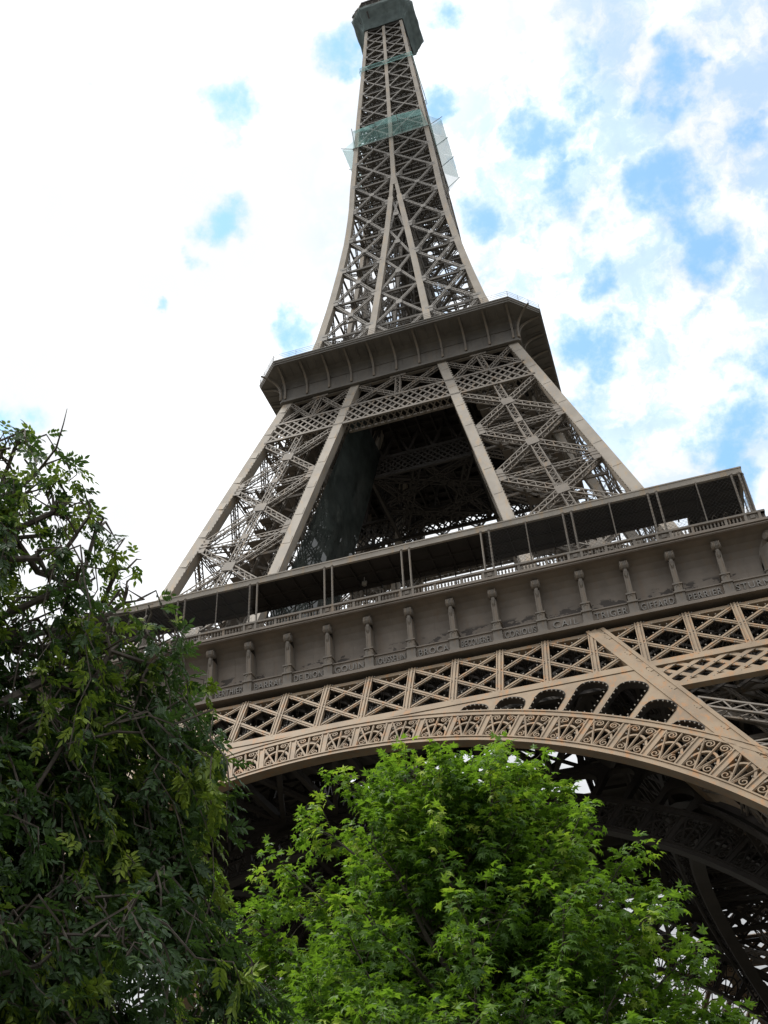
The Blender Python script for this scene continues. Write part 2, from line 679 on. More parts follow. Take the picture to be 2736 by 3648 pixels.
for z0, z1 in ((50.0, 58.0),):
    legm.bar((HL(z0) - 2.0, -HL(z0) + 1.2, z0), (HM(z1) - .7, -HM(z1), z1), FN, 1.3, 1.3)
    for sw in (0, 1):
        a, b = (BL(z0) + .65, -HL(z0) + 1.2, z0), (BMi(z1) + .6, -HM(z1), z1)
        if sw:
            a, b = (-a[1], -a[0], a[2]), (-b[1], -b[0], b[2])
        legm.bar(a, b, FN, 1.3, 1.3)
    legm.bar((BL(z0) + .6, -BL(z0), z0), (BMi(z1) + .6, -BMi(z1), z1), INF, 1.3, 1.3)
NZ = [39.2, 27, 14, 2.5]
for face in range(4):
    def FP(s_, z, f=face):                  # s_ 0 inner edge, 1 outer edge on that face
        a = BL(z) + 1.3 + (HL(z) - BL(z) - 2.6) * s_
        if f == 0:
            return V3((a, -HL(z) + .15, z))
        if f == 1:
            return V3((HL(z) - .15, -a, z))
        if f == 2:
            return V3((a, -BL(z) - .15, z))
        return V3((BL(z) + .15, -a, z))
    nn = [FN, V3((-FN[1], 0, FN[2])), INF, INS][face]
    for i in range(3):
        za, zb = NZ[i], NZ[i + 1]
        lat(legb, FP(0, za - .6), FP(1, zb + .6), nn, 1.1, .9, 1.0, .14, .09)
        lat(legb, FP(1, za - .6), FP(0, zb + .6), nn, 1.1, .9, 1.0, .14, .09)
        lat(legb, FP(0, zb), FP(1, zb), nn, 1.0, .8, 1.0, .14, .09)
        zc = (za + zb) / 2
        gusset(legb, FP(.5, zc), nn, FP(.5, zc + 1) - FP(.5, zc), 1.8, 1.8)
        lat(legb, FP(.5, za), FP(.5, zb), nn, .9, .7, 1.0, .12, .08, sides=False)
        for s_ in (0, 1):
            gusset(legb, FP(s_ * .93 + .035, zb), nn, FP(.5, zc + 1) - FP(.5, zc), 1.9, 2.4)
    lat(legb, FP(0, 33.0), FP(1, 33.0), nn, .7, .6, .9, .12, .08, sides=False)
# stiffening inside the leg: plan bracing and lift rails
for z in (45, 39, 33, 27, 20.5, 14):
    a, b = BL(z) + 1, HL(z) - 1
    legb.bar((a, -a, z), (b, -b, z), (0, 0, 1), .4, .5)
    legb.bar((a, -b, z), (b, -a, z), (0, 0, 1), .4, .5)
    m_ = (a + b) / 2
    legb.bar((m_, -a, z), (m_, -b, z), (0, 0, 1), .3, .4)
    legb.bar((a, -m_, z), (b, -m_, z), (0, 0, 1), .3, .4)
for e in (-1.6, 1.6):
    a0, a1 = (BL(3) + HL(3)) / 2, (BL(55) + HL(54)) / 2
    lat(legb, (a0 + e, -a0 + e, 3), (a1 + e, -a1 + e, 55), (0, 0, 1), .8, 1.2, 1.3, .14, .1)
lm, lb = legm.mesh('lower_leg', M['iron_low']), legb.mesh('leg_bracing', M['iron_mid'])
fm = []
for cx_, cy_ in ((BL(3) + .6, HL(3) - .6), (HL(3) - .6, BL(3) + .6), (BL(3) + .6, BL(3) + .6), (HL(3) - .6, HL(3) - .6)):
    ft = MB()
    ft.add([(cx_ + sx * k, -cy_ + sy * k, z) for z, k in ((-.3, 3.4), (2.4, 2.5), (3.3, 1.6)) for sx, sy in ((-1, -1), (1, -1), (1, 1), (-1, 1))],
           [(0, 1, 5, 4), (1, 2, 6, 5), (2, 3, 7, 6), (3, 0, 4, 7), (4, 5, 9, 8), (5, 6, 10, 9), (6, 7, 11, 10), (7, 4, 8, 11), (8, 9, 10, 11)])
    fm.append(ft.mesh('masonry_foot', M['stone']))
for r in ROT:
    o = bpy.data.objects.new('lower_leg', lm)
    COL.objects.link(o)
    o.parent = tower
    o.rotation_euler.z = r
    for nm, me in [('leg_bracing', lb)] + [('masonry_foot', m_) for m_ in fm]:
        c = bpy.data.objects.new(nm, me)
        COL.objects.link(c)
        c.parent = o

# ------------------------------------------------------------------ belt girder of the first floor
ZT, ZB, ZC0, ZC1 = 50.02, 43.9, 41.0, 40.45      # under the ledge, lower chord, second chord on the legs
bt, bt2 = MB(), MB()
bulbs = []


def studs(a, b, step, o=.0, wside=.3, n=FN):
    """lamp positions along both sides of a bar"""
    a, b = V3(a), V3(b)
    Ln = np.linalg.norm(b - a)
    D = (b - a) / Ln
    sd_ = np.cross(D, n)
    m = int(Ln / step)
    for i in range(m):
        t = (i + .5) / m
        bulbs.append(a + D * Ln * t + sd_ * wside + n * .05)


XE = 9 * P + .55
bt.bar(LF(-XE, 49.72, -.12), LF(XE, 49.72, -.12), FN, .5, .5)
bt.bar(LF(-HL(43.8) + .5, 43.75, .06), LF(HL(43.8) - .5, 43.75, .06), FN, .8, .5)
for sg in (-1, 1):
    bt.bar(LF(sg * BL(40.7), 40.72, .03), LF(sg * (HL(40.7) - .5), 40.72, .03), FN, .66, .5)


def clipx(za, zb, xa, xb, lo, hi):
    return None


for lay, off in ((0, 0.0), (1, -1.35)):
    tgt = bt if lay == 0 else bt2
    for k in range(-9, 10):
        w = .62 if lay == 0 else .4
        tgt.bar(LF(k * P, 43.9, off - .02), LF(k * P, 49.9, off - .02), FN, w, .3)
        if lay == 0:
            bt.bar(LF(k * P, 43.9, .07), LF(k * P, 49.9, .07), FN, .16, .1)
            for sd_ in (-1, 1):
                bt.bar(LF(k * P + sd_ * .28, 43.9, .05), LF(k * P + sd_ * .28, 49.9, .05), FN, .1, .08)
    for k in range(-11, 10):
        for za, zb in ((49.75, 44.1), (44.1, 49.75)):
            xa, xb = k * P, (k + 2) * P
            ta, tb = 0.0, 1.0
            lim = XE - .3
            if xa < -lim:
                ta = (-lim - xa) / (xb - xa)
            if xb > lim:
                tb = (lim - xa) / (xb - xa)
            if tb - ta < .1:
                continue
            pa = (xa + (xb - xa) * ta, za + (zb - za) * ta)
            pb = (xa + (xb - xa) * tb, za + (zb - za) * tb)
            o_ = off - (.05 if za > zb else .09)
            a, b = LF(*pa, o_), LF(*pb, o_)
            tgt.bar(a, b, FN, .44 if lay == 0 else .3, .12)
            if lay == 0:
                bt.bar(a + FN * .07, b + FN * .07, FN, .12, .08)
                m = int(np.linalg.norm(b - a) / .62)
                for i in range(m):                # lacing back to the inner layer
                    t0, t1 = i / m, (i + 1) / m
                    p_, q_ = a + (b - a) * t0, a + (b - a) * t1
                    for sd_ in (-1, 1):
                        e = np.cross(unit(b - a), FN) * .17 * sd_
                        if i % 2:
                            bt2.bar(p_ + e - FN * .1, q_ + e - FN * 1.25, (0, 0, 1), .06, .04)
                        else:
                            bt2.bar(p_ + e - FN * 1.25, q_ + e - FN * .1, (0, 0, 1), .06, .04)
                studs(a, b, .78, wside=.3)
                studs(a, b, .78, wside=-.3)
    # denser strip across the faces of the legs
    for sg in (-1, 1):
        x0, x1 = BL(42) + .3, HL(42) - .8
        m = int((x1 - x0) / (P / 2))
        for i in range(-2, m + 1):
            for dr in (0, 1):
                xa, xb = x0 + i * P / 2, x0 + (i + 2) * P / 2
                za, zb = (43.5, 40.9) if dr else (40.9, 43.5)
                ta, tb = max(0, (x0 - xa) / (xb - xa)), min(1, (x1 - xa) / (xb - xa))
                if tb - ta < .1:
                    continue
                a = LF(sg * (xa + (xb - xa) * ta), za + (zb - za) * ta, off - .05 - .04 * dr)
                b = LF(sg * (xa + (xb - xa) * tb), za + (zb - za) * tb, off - .05 - .04 * dr)
                tgt.bar(a, b, FN, .42 if lay == 0 else .3, .12)
                if lay == 0:
                    studs(a, b, .8, wside=.28)
bt2.bar(LF(-XE, 49.75, -1.35), LF(XE, 49.75, -1.35), FN, .5, .3)
bt2.bar(LF(-HL(43.8) + 1, 43.7, -1.35), LF(HL(43.8) - 1, 43.7, -1.35), FN, .5, .3)
belt_me = bt.mesh('belt_girder', M['iron_low'])
rear_me = bt2.mesh('rear_lattice', M['iron_shaded'])  # rear layer darkened in colour to stand in for its shade
for r in ROT:
    o = bpy.data.objects.new('belt_girder', belt_me)
    COL.objects.link(o)
    o.parent = tower
    o.rotation_euler.z = r
    c = bpy.data.objects.new('rear_lattice', rear_me)
    COL.objects.link(c)
    c.parent = o
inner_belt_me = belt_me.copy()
inner_belt_me.materials[0] = M['iron_shaded']  # shaded copy of the outer girder's iron
for r in ROT:                                # the inner faces of the legs carry the same girder
    o = bpy.data.objects.new('inner_belt_girder', inner_belt_me)
    COL.objects.link(o)
    o.parent = tower
    o.rotation_euler.z = r
    o.location = Matrix.Rotation(r, 3, 'Z') @ Vector((0, 17.6, 0))

# ------------------------------------------------------------------ great arch
XC = -1.3
ARC = {'intr': (-1.307, 4.268, 40.793), 'rim': (-1.2, 4.1, 41.46), 'fan': (-1.78, .0816, 48.756), 'upr': (-1.847, -.258, 49.795)}
CZ = 4.27


def rad_at(th, key):
    """distance from the arch centre along the angle th to the named circle (in the face)"""
    cx_, cz_, R = ARC[key]
    ox, oz = XC - cx_, (CZ - cz_) * HY
    dx, dz = math.sin(th), math.cos(th)
    b = ox * dx + oz * dz
    return -b + math.sqrt(b * b - (ox * ox + oz * oz - R * R))


def AP(th, r, o=0.0):                       # point of the arch face
    return LF(XC + r * math.sin(th), CZ + r * math.cos(th) / HY, o)


DTH, TH0 = .067, .0275 - .0335
posts = [TH0 + DTH * (i + .5) for i in range(-15, 14)]
TH_A, TH_B = -1.12, 1.12
ths = np.linspace(TH_A, TH_B, 121)
ar, hl_ = MB(), (MB(), MB())
ar.strip([AP(t, rad_at(t, 'intr'), .05) for t in ths], [AP(t, rad_at(t, 'rim'), .05) for t in ths], (0, 1.4, 0))
ar.strip([AP(t, rad_at(t, 'rim') - .12, .14) for t in ths], [AP(t, rad_at(t, 'rim') + .02, .14) for t in ths], -FN * .14)
ar.strip([AP(t, rad_at(t, 'fan'), .05) for t in ths], [AP(t, rad_at(t, 'upr'), .05) for t in ths], (0, .8, 0))
ar.strip([AP(t, rad_at(t, 'upr') - .16, .13) for t in ths], [AP(t, rad_at(t, 'upr'), .13) for t in ths], -FN * .13)
ar.strip([AP(t, rad_at(t, 'fan'), .1) for t in ths], [AP(t, rad_at(t, 'fan') + .13, .1) for t in ths], -FN * .1)
ths2 = ths[::2]
ar.strip([AP(t, rad_at(t, 'fan')) + V3((0, 1.2, 0)) for t in ths2], [AP(t, rad_at(t, 'upr')) + V3((0, 1.2, 0)) for t in ths2], (0, .25, 0))
fans = []


def curve_strip(mb, pts, w, o, d=.14):
    pts = [V3(p) for p in pts]
    n = len(pts)
    A, B = [], []
    for i in range(n):
        D = unit(pts[min(i + 1, n - 1)] - pts[max(i - 1, 0)])
        s = np.array((-D[1], D[0], 0))
        A.append(pts[i] - s * w / 2)
        B.append(pts[i] + s * w / 2)
    return A, B


for i in range(len(posts) - 1):
    ta, tb = posts[i], posts[i + 1]
    tm = (ta + tb) / 2
    r0_, r1_ = rad_at(tm, 'rim'), rad_at(tm, 'fan')
    Hh = r1_ - r0_
    hw = (tb - ta) * (r0_ + Hh / 2) / 2 - .27
    fb = MB()

    def FU(u, v):                           # panel coordinates: u across, v up
        return AP(tm + u / (r0_ + Hh * .5), r0_ + v)

    def crv(pts, w, o, d=.14):
        A, B = curve_strip(fb, [(p[0], p[1], 0) for p in pts], w, o)
        fb.strip([FU(a[0], a[1]) + FN * o for a in A], [FU(b[0], b[1]) + FN * o for b in B], -FN * d)
    ry = Hh * .58
    ring = [(hw * math.cos(a) * (1.0), .28 + ry * max(0, math.sin(a)) ** .9) for a in np.linspace(0, math.pi, 19)]
    crv([(hw, .0)] + ring + [(-hw, .0)], .19, .0, .16)
    for ang, wd in ((-.5, .15), (0.0, .17), (.5, .15)):
        ex = math.tan(ang)
        vt = Hh if ang == 0 else Hh * .97
        xe = max(-hw, min(hw, ex * vt * .78))
        crv([(ex * .1, .06), (xe, vt)], wd, .02, .1)
        crv([(ex * .1, .06), (xe, vt)], wd * .35, .06, .05)

    def volute(cx_, cy_, R, a0, turns, sgn, w):
        pts = []
        m_ = 18
        for j in range(m_ + 1):
            t = j / m_
            a = a0 + sgn * turns * 2 * math.pi * t
            rr = R * (1 - .78 * t)
            pts.append((cx_ + rr * math.cos(a), cy_ + rr * math.sin(a)))
        crv(pts, w, .03, .12)
    for sg in (-1, 1):
        volute(sg * hw * .5, Hh * .87, Hh * .105, math.pi / 2 if sg > 0 else math.pi / 2, 1.35, sg, .085)
        crv([(sg * hw * .5, Hh * .975), (sg * hw * .82, Hh * .93), (sg * hw * .98, Hh * .72)], .085, .03, .12)
        volute(sg * hw * .62, Hh * .17, Hh * .115, math.pi * .5, 1.35, sg, .08)
        crv([(sg * hw * .62, Hh * .285), (sg * hw * .34, Hh * .26), (sg * hw * .1, .03)], .085, .03, .12)
    fans.append(fb.mesh('scroll_fan', M['iron_low']))
# bars between the panels
for t in posts:
    ra, rb_ = rad_at(t, 'rim'), rad_at(t, 'fan')
    ar.bar(AP(t, ra), AP(t, rb_), FN, .54, .9)
    for sg in (-1, 1):
        ar.bar(AP(t + sg * .23 / ra, ra, .07), AP(t + sg * .23 / ra, rb_, .07), FN, .12, .07)
        # lacing of the arch box behind
        m = 7
        for j in range(m):
            p_, q_ = ra + (rb_ - ra) * j / m, ra + (rb_ - ra) * (j + 1) / m
            ar.bar(AP(t, p_) + V3((0, .6 if (j + (sg > 0)) % 2 else 1.3, 0)), AP(t, q_) + V3((0, 1.3 if (j + (sg > 0)) % 2 else .6, 0)), (1, 0, 0), .1, .08)
    bulbs += [AP(t + sg * .5 / ra, ra + (rb_ - ra) * v, .05) for sg in (-1, 1) for v in (.35, .62)]
# arcade plate between arch and girder, with arched holes
S_CH = 43.36


def rout(t):
    """how far the plate reaches from the arch centre: to the lower chord, or to the leg's inner column"""
    c, s = math.cos(t), math.sin(t)
    r = (S_CH - CZ) * HY / c
    for sg in (-1, 1):
        # x*sg = BL(z) ;  x = XC + r s ; z = CZ + r c/HY
        den = sg * s + .522 * c / HY
        if den > 1e-6:
            rr = (BL(CZ) - sg * XC) / den
            if sg * s > 0 and rr < r:
                r = rr
    return r


for i in range(len(posts) - 1):
    ta, tb = posts[i], posts[i + 1]
    g = np.linspace(ta, tb, 15)
    ri = [rad_at(t, 'upr') - .03 for t in g]
    ro = [max(rout(t), a + .02) for t, a in zip(g, ri)]
    room = min(ro[1:-1] + [ro[0], ro[-1]][:0] or ro) - max(ri)
    gaps = [b - a for a, b in zip(ri, ro)]
    if max(gaps) < .1:
        continue
    wpost = .27 / ri[7]
    hl, hr = ta + wpost, tb - wpost
    # hole height limited by the lower of the two sides
    top_l, top_r = np.interp(hl, g, gaps), np.interp(hr, g, gaps)
    if min(gaps[3:12]) < .75:
        ar.strip([AP(t, a, -.01) for t, a in zip(g, ri)], [AP(t, b, -.01) for t, b in zip(g, ro)], -FN * .2)
        continue
    hh = np.linspace(hl, hr, 21)
    lo, hi = [], []
    for t in hh:
        u = (t - hl) / (hr - hl) * 2 - 1
        gp = np.interp(t, g, gaps)
        lim = min(top_l, top_r) + .35 * abs(top_l - top_r) - .42
        rise = min(lim * .9, 1.05)
        top = lim - rise * (1 - math.sqrt(max(0, 1 - abs(u) ** 2.3)))
        top = max(.03, min(top, gp - .3))
        a = np.interp(t, g, ri)
        lo.append(a + top)
        hi.append(np.interp(t, g, ro))
    ar.strip([AP(t, a, -.01) for t, a in zip(hh, lo)], [AP(t, b, -.01) for t, b in zip(hh, hi)], -FN * .16)
    for (x0, x1) in ((ta, hl), (hr, tb)):
        gg = np.linspace(x0, x1, 3)
        ar.strip([AP(t, np.interp(t, g, ri), -.01) for t in gg], [AP(t, np.interp(t, g, ro), -.01) for t in gg], -FN * .16)
    # flange lining the hole
    ring = [(hl, np.interp(hl, g, ri) + .02)] + list(zip(hh, lo)) + [(hr, np.interp(hr, g, ri) + .02)]
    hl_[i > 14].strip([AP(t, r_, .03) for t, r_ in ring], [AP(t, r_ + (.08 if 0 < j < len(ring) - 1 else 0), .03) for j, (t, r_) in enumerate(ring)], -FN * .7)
    for j in range(1, len(ring) - 1, 3):
        bulbs.append(AP(ring[j][0], ring[j][1] - .16, .05))
    for v in np.arange(.4, lo[1] - ri[1] - .3, .62):
        bulbs.append(AP(hl + .14 / ri[7], ri[1] + v, .05))
        bulbs.append(AP(hr - .14 / ri[7], ri[13] + v, .05))
    bulbs += [AP(t, np.interp(t, g, ri) + .14, .05) for t in np.linspace(hl, hr, 5)]
# ties from the springing down the leg
for sg in (-1, 1):
    x_, r_ = 0, 0
arch_me = ar.mesh('arch', M['iron_low'])
lin_me = [w_.mesh('arcade_lining', M['iron_shaded']) for w_ in hl_]  # colour darkened to stand in for shade inside the holes
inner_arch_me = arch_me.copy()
inner_arch_me.materials[0] = M['iron_shaded']  # inner arch and fans: shaded copies, the dark under the arch is painted
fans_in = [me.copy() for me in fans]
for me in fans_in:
    me.materials[0] = M['iron_shaded']
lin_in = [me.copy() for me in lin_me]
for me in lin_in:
    me.materials[0] = M['iron_shaded']
for inner in (0, 1):
    for r in ROT:
        o = bpy.data.objects.new('inner_arch' if inner else 'arch', inner_arch_me if inner else arch_me)
        COL.objects.link(o)
        o.parent = tower
        o.rotation_euler.z = r
        if inner:
            o.location = Matrix.Rotation(r, 3, 'Z') @ Vector((0, 17.6, 0))
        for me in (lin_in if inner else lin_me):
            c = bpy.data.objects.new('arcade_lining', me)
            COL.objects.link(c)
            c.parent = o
        for me in (fans_in if inner else fans):
            c = bpy.data.objects.new('scroll_fan', me)
            COL.objects.link(c)
            c.parent = o

# lamps: a hundred that show, the rest as one part
bm_ = MB()
bm_.lathe((0, 0, 0), [(.02, -.07), (.05, -.04), (.068, .015), (.05, .06), (.015, .075)], 7)
bulb_me = bm_.mesh('bulb', M['lamp'], True)
ctr = V3((12, -42.5, 42.0))
bulbs.sort(key=lambda p: float(np.linalg.norm(p - ctr)))
for p in bulbs[:100]:
    o = bpy.data.objects.new('bulb', bulb_me)
    COL.objects.link(o)
    o.parent = tower
    o.location = p
bv = np.array([v.co[:] for v in bulb_me.vertices])
bf = [tuple(p.vertices) for p in bulb_me.polygons]
rest = MB()
for p in bulbs[100:]:
    rest.add(bv + p, bf)
rest_me = rest.mesh('bulb_strings', M['lamp'], True)
o = bpy.data.objects.new('bulb_strings', rest_me)
COL.objects.link(o)
o.parent = tower
o['kind'] = 'stuff'

# ------------------------------------------------------------------ frieze with the names
E9 = 9 * P


def ring_profile(mb, prof, seg=1):
    """front quarter of a square ring with the given (offset, z) outline, mitred at the corners"""
    A = [(-(E9 + o), -(E9 + o), z) for o, z in prof]
    B = [((E9 + o), -(E9 + o), z) for o, z in prof]
    n = len(prof)
    mb.add(A + B, [(i, n + i, n + i + 1, i + 1) for i in range(n - 1)])


COVE = [(-.7, 52.42), (-.74, 53.6), (-.72, 54.5), (-.64, 55.2), (-.42, 55.85), (-.05, 56.4), (.4, 56.75), (.95, 56.95)]


def cove_off(z):
    return float(np.interp(z, [c[1] for c in COVE], [c[0] for c in COVE]))


fz = MB()
ring_profile(fz, [(-1.5, 50.46), (1.2, 50.46), (1.2, 50.74), (1.08, 50.78), (1.08, 50.84), (.5, 50.87), (.5, 50.92), (.38, 50.98), (.38, 52.2), (.5, 52.24), (.5, 52.36), (-.5, 52.42)] + COVE +
             [(1.0, 56.96), (1.5, 56.97), (1.5, 57.02), (1.58, 57.04), (1.58, 57.14), (1.5, 57.17), (1.5, 57.2), (1.68, 57.24), (1.68, 57.5), (1.55, 57.55), (.9, 57.82), (-4, 57.82)])
for k in range(-9, 9):
    x = (k + .5) * P
    for j in range(len(COVE) - 1):
        (o1, z1), (o2, z2) = COVE[j], COVE[j + 1]
        fz.bar((x, -(E9 + o1 + .025), z1), (x, -(E9 + o2 + .025), z2), (0, -1, 0), .09, .06)
    for j in range(7):                       # dentils under the names
        fz.box(((k + .14 + j * .12) * P, -(E9 + .52), 51.06), .34, .14, .1)
frieze_me = fz.mesh('name_frieze', M['iron_frieze'])
cs = MB()
cs.box((0, -(E9 + .48), 51.55), .86, .62, 1.1)
cs.box((0, -(E9 + .58), 51.0), .98, .62, .16)
cs.box((0, -(E9 + .58), 52.16), 1.0, .7, .16)
cs.box((0, -(E9 + .1), 52.62), .74, 1.3, .76)
cs.box((0, -(E9 + .12), 53.04), .92, 1.48, .14)
for sg in (-1, 1):                           # little arched niche of the block
    cs.bar((sg * .24, -(E9 + .80), 52.3), (sg * .24, -(E9 + .80), 52.75), (0, -1, 0), .1, .05)
    cs.bar((sg * .24, -(E9 + .80), 52.75), (0, -(E9 + .80), 52.95), (0, -1, 0), .1, .05)
cs.strip([(-.27, -(E9 + .62), 53.1), (-.26, -(E9 + .66), 54.2), (-.25, -(E9 + .76), 55.5)],
         [(.27, -(E9 + .62), 53.1), (.26, -(E9 + .66), 54.2), (.25, -(E9 + .76), 55.5)], (0, 1.3, 0))
cs.bar((-.2, -(E9 + .655), 53.1), (-.18, -(E9 + .79), 55.4), (0, -1, 0), .07, .05)
cs.bar((.2, -(E9 + .655), 53.1), (.18, -(E9 + .79), 55.4), (0, -1, 0), .07, .05)
# scroll head: a roll across the front with leaf ribs and a drop below
yc = -(E9 + .62)
cs.lathe((0, yc, 56.15), [(.2, -.44), (.36, -.42), (.42, -.3), (.37, -.2), (.45, -.08), (.45, .08), (.37, .2), (.42, .3), (.36, .42), (.2, .44)], 12, 'x')
for j in range(5):
    x = (j - 2) * .17
    pts = [(x * (1 - .3 * t), yc - .43 * math.sin(a) - .05, 56.15 + .46 * math.cos(a)) for t, a in zip(np.linspace(0, 1, 8), np.linspace(-.6, 2.9, 8))]
    cs.tube(pts, [.05, .075, .085, .085, .085, .08, .07, .05], 5)
cs.tube([(0, yc - .1, 55.75), (0, yc - .2, 55.4), (0, yc - .16, 55.05), (0, yc - .1, 54.8)], [.2, .19, .13, .04], 6)
con_me = cs.mesh('console', M['iron_mid'])
NAMES = {-6: '', -5: 'LE CHATELIER', -4: 'BERTHIER', -3: 'BARRAL', -2: 'DE DION', -1: 'GOUIN', 0: 'JOUSSELIN', 1: 'BROCA', 2: 'BECQUEREL',
         3: 'CORIOLIS', 4: 'CAIL', 5: 'TRIGER', 6: 'GIFFARD', 7: 'PERRIER', 8: 'STURM'}
friezes = []
for fi, r in enumerate(ROT):
    o = bpy.data.objects.new('name_frieze', frieze_me)
    COL.objects.link(o)
    o.parent = tower
    o.rotation_euler.z = r
    friezes.append(o)
    for k in range(-8, 10):
        c = bpy.data.objects.new('console', con_me)
        COL.objects.link(c)
        c.parent = o
        if k < 9:
            c.location = (k * P, 0, 0)
        else:                                # on the corner
            c.rotation_euler.z = math.pi / 4
            h = E9 * (math.sqrt(2) - 1) * math.sqrt(.5)
            c.location = (E9 - E9 * math.sqrt(.5), -(E9 - E9 * math.sqrt(.5)), 0)
# bay j lies between consoles j-1-9.. ; names are raised letters on the band
for bay, txt in (( -5, 'LE CHATELIER'), (-4, 'BERTHIER'), (-3, 'BARRAL'), (-2, 'DE DION'), (-1, 'GOUIN'), (0, 'JOUSSELIN'), (1, 'BROCA'), (2, 'BECQUEREL'),
                 (3, 'CORIOLIS'), (4, 'CAIL'), (5, 'TRIGER'), (6, 'GIFFARD'), (7, 'PERRIER'), (8, 'STURM')):
    cu = bpy.data.curves.new('lettering', 'FONT')
    cu.body = txt
    cu.size = .98
    cu.extrude = .12
    cu.align_x = 'CENTER'
    cu.space_character = 1.18
    to = bpy.data.objects.new('lettering', cu)
    COL.objects.link(to)
    dg = bpy.context.evaluated_depsgraph_get()
    me = bpy.data.meshes.new_from_object(to.evaluated_get(dg))
    bpy.data.objects.remove(to)
    me.materials.clear()
    me.materials.append(M['iron_top'])
    o = bpy.data.objects.new('lettering', me)
    COL.objects.link(o)
    o.parent = friezes[0]
    w = max(v.co.x for v in me.vertices) - min(v.co.x for v in me.vertices)
    mw = P - 1.25
    sx = min(1.0, mw / w)
    o.scale = (sx, 1, 1)
    o.rotation_euler = (math.pi / 2, 0, 0)
    o.location = ((bay + .5) * P, -(E9 + .40), 51.25)

# ------------------------------------------------------------------ first floor: deck, balustrade, gallery roof
dk = MB()
VO = 15.2
for sg in (0, 1):
    pass
dk.add([(-E9 - .3, -E9 - .3, 57.5), (E9 + .3, -E9 - .3, 57.5), (VO, -VO, 57.5), (-VO, -VO, 57.5),
        (-E9 - .1, -E9 - .1, 57.0), (E9 + .1, -E9 - .1, 57.0), (VO, -VO, 57.0), (-VO, -VO, 57.0)],
       [(0, 1, 2, 3), (7, 6, 5, 4), (3, 2, 6, 7)])
dk.add([(-E9, -E9, 52.0), (E9, -E9, 52.0), (VO + 1, -VO - 1, 52.0), (-VO - 1, -VO - 1, 52.0)], [(3, 2, 1, 0)])
for k in range(-9, 10):
    xk = k * P
    y1 = max(VO, abs(xk))
    if y1 < E9 - .5:
        dk.bar((xk, -E9, 56.95), (xk, -y1, 56.95), (0, 0, 1), .35, 1.4)
        dk.bar((xk, -E9, 51.6), (xk, -y1 - .3, 51.6), (0, 0, 1), .4, .4)
    for j in range(1, 4):
        xx = xk + j * P / 4
        y1 = max(VO, abs(xx))
        if y1 < E9 - .5:
            dk.bar((xx, -E9, 56.97), (xx, -y1, 56.97), (0, 0, 1), .16, .45)
for yy in (20, 25.5, 31):
    dk.bar((-yy, -yy, 56.9), (yy, -yy, 56.9), (0, 0, 1), .4, 1.6)
    lat(dk, (-yy, -yy, 53.5), (yy, -yy, 53.5), (0, -1, 0), 4.6, .5, 2.3, .35, .22, sides=False)
lat(dk, (-VO - .4, -VO - .4, 54.4), (VO + .4, -VO - .4, 54.4), (0, -1, 0), 5.0, .6, 2.2, .45, .26, sides=False)
deck_me = dk.mesh('first_floor_deck', M['iron_shaded'])
pb = MB()                                    # bracing laid flat between the outer and the inner girders
for zz in (43.4,):
    ya, yb = HL(zz) - 1.5, HL(zz) - 16.8
    n_ = 9
    xs = np.linspace(-yb, yb, n_ + 1)
    for a, b in zip(xs[:-1], xs[1:]):
        pb.bar((a, -ya, zz), (b, -yb, zz), (0, 0, 1), .5, .45)
        pb.bar((b, -ya, zz - .1), (a, -yb, zz - .1), (0, 0, 1), .5, .45)
        pb.bar((a, -ya, zz + .2), (a, -yb, zz + .2), (0, 0, 1), .5, .7)
plan_me = pb.mesh('plan_bracing', M['iron_shaded'])
bl = MB()
BO = E9 + .82
xs_l, zr = BO, 58.0
bl.bar((-BO, -BO, 57.98), (BO, -BO, 57.98), (0, -1, 0), .24, .34)
bl.bar((-BO, -BO - .04, 58.86), (BO, -BO - .04, 58.86), (0, -1, 0), .2, .38)
prof = [(.055, 0), (.09, .04), (.06, .1), (.11, .28), (.075, .45), (.05, .56), (.09, .62), (.05, .68)]
x = -BO + .3
step = P * 2 / 25
k0 = -9
n_ = int(2 * BO / step)
for i in range(n_):
    x = -BO + (i + .5) * 2 * BO / n_
    kk = x / P
    ped = min(abs(kk - k) for k in range(-9, 10, 2))
    if ped * P < .78:
        continue
    minor = min(abs(kk - (k + s_)) for k in range(-9, 10, 2) for s_ in (.67, 1.33))
    if minor * P < .17:
        bl.box((x, -BO + .14, 58.43), .26, .26, .75)
    else:
        bl.lathe((x, -BO + .14, 58.1), prof, 6)
for k in range(-9, 10, 2):
    xk = k * P
    if abs(k) == 9:
        xk -= math.copysign(.3, k)
    for s_ in (-.62, .62):
        bl.box((xk + s_, -BO + .14, 58.43), .24, .32, .8)
    bl.box((xk, -BO + .2, 58.43), 1.0, .14, .62)
    bl.lathe((xk, -BO + .08, 58.43), [(.22, -.04), (.2, .04)], 8) if False else None
    bl.box((xk, -BO + .1, 58.46), .42, .12, .36)
for k in range(-35, 36):                     # light guard wires bent over the rail
    x = k * P / 4 + .4
    if abs(x) < BO:
        bl.tube([(x, -BO + .2, 58.9), (x + .05, -BO + .1, 59.35), (x + .25, -BO - .05, 59.5), (x + .4, -BO + .05, 59.2)], .009, 4)
bal_me = bl.mesh('balustrade', M['iron_mid'])
rf = MB()
RO, RI = E9 + .2, 32.1


def ring_slab(mb, o_, i_, z0, z1):
    mb.add([(-o_, -o_, z0), (o_, -o_, z0), (i_, -i_, z0), (-i_, -i_, z0), (-o_, -o_, z1), (o_, -o_, z1), (i_, -i_, z1), (-i_, -i_, z1)],
           [(3, 2, 1, 0), (4, 5, 6, 7), (0, 1, 5, 4), (2, 3, 7, 6)])


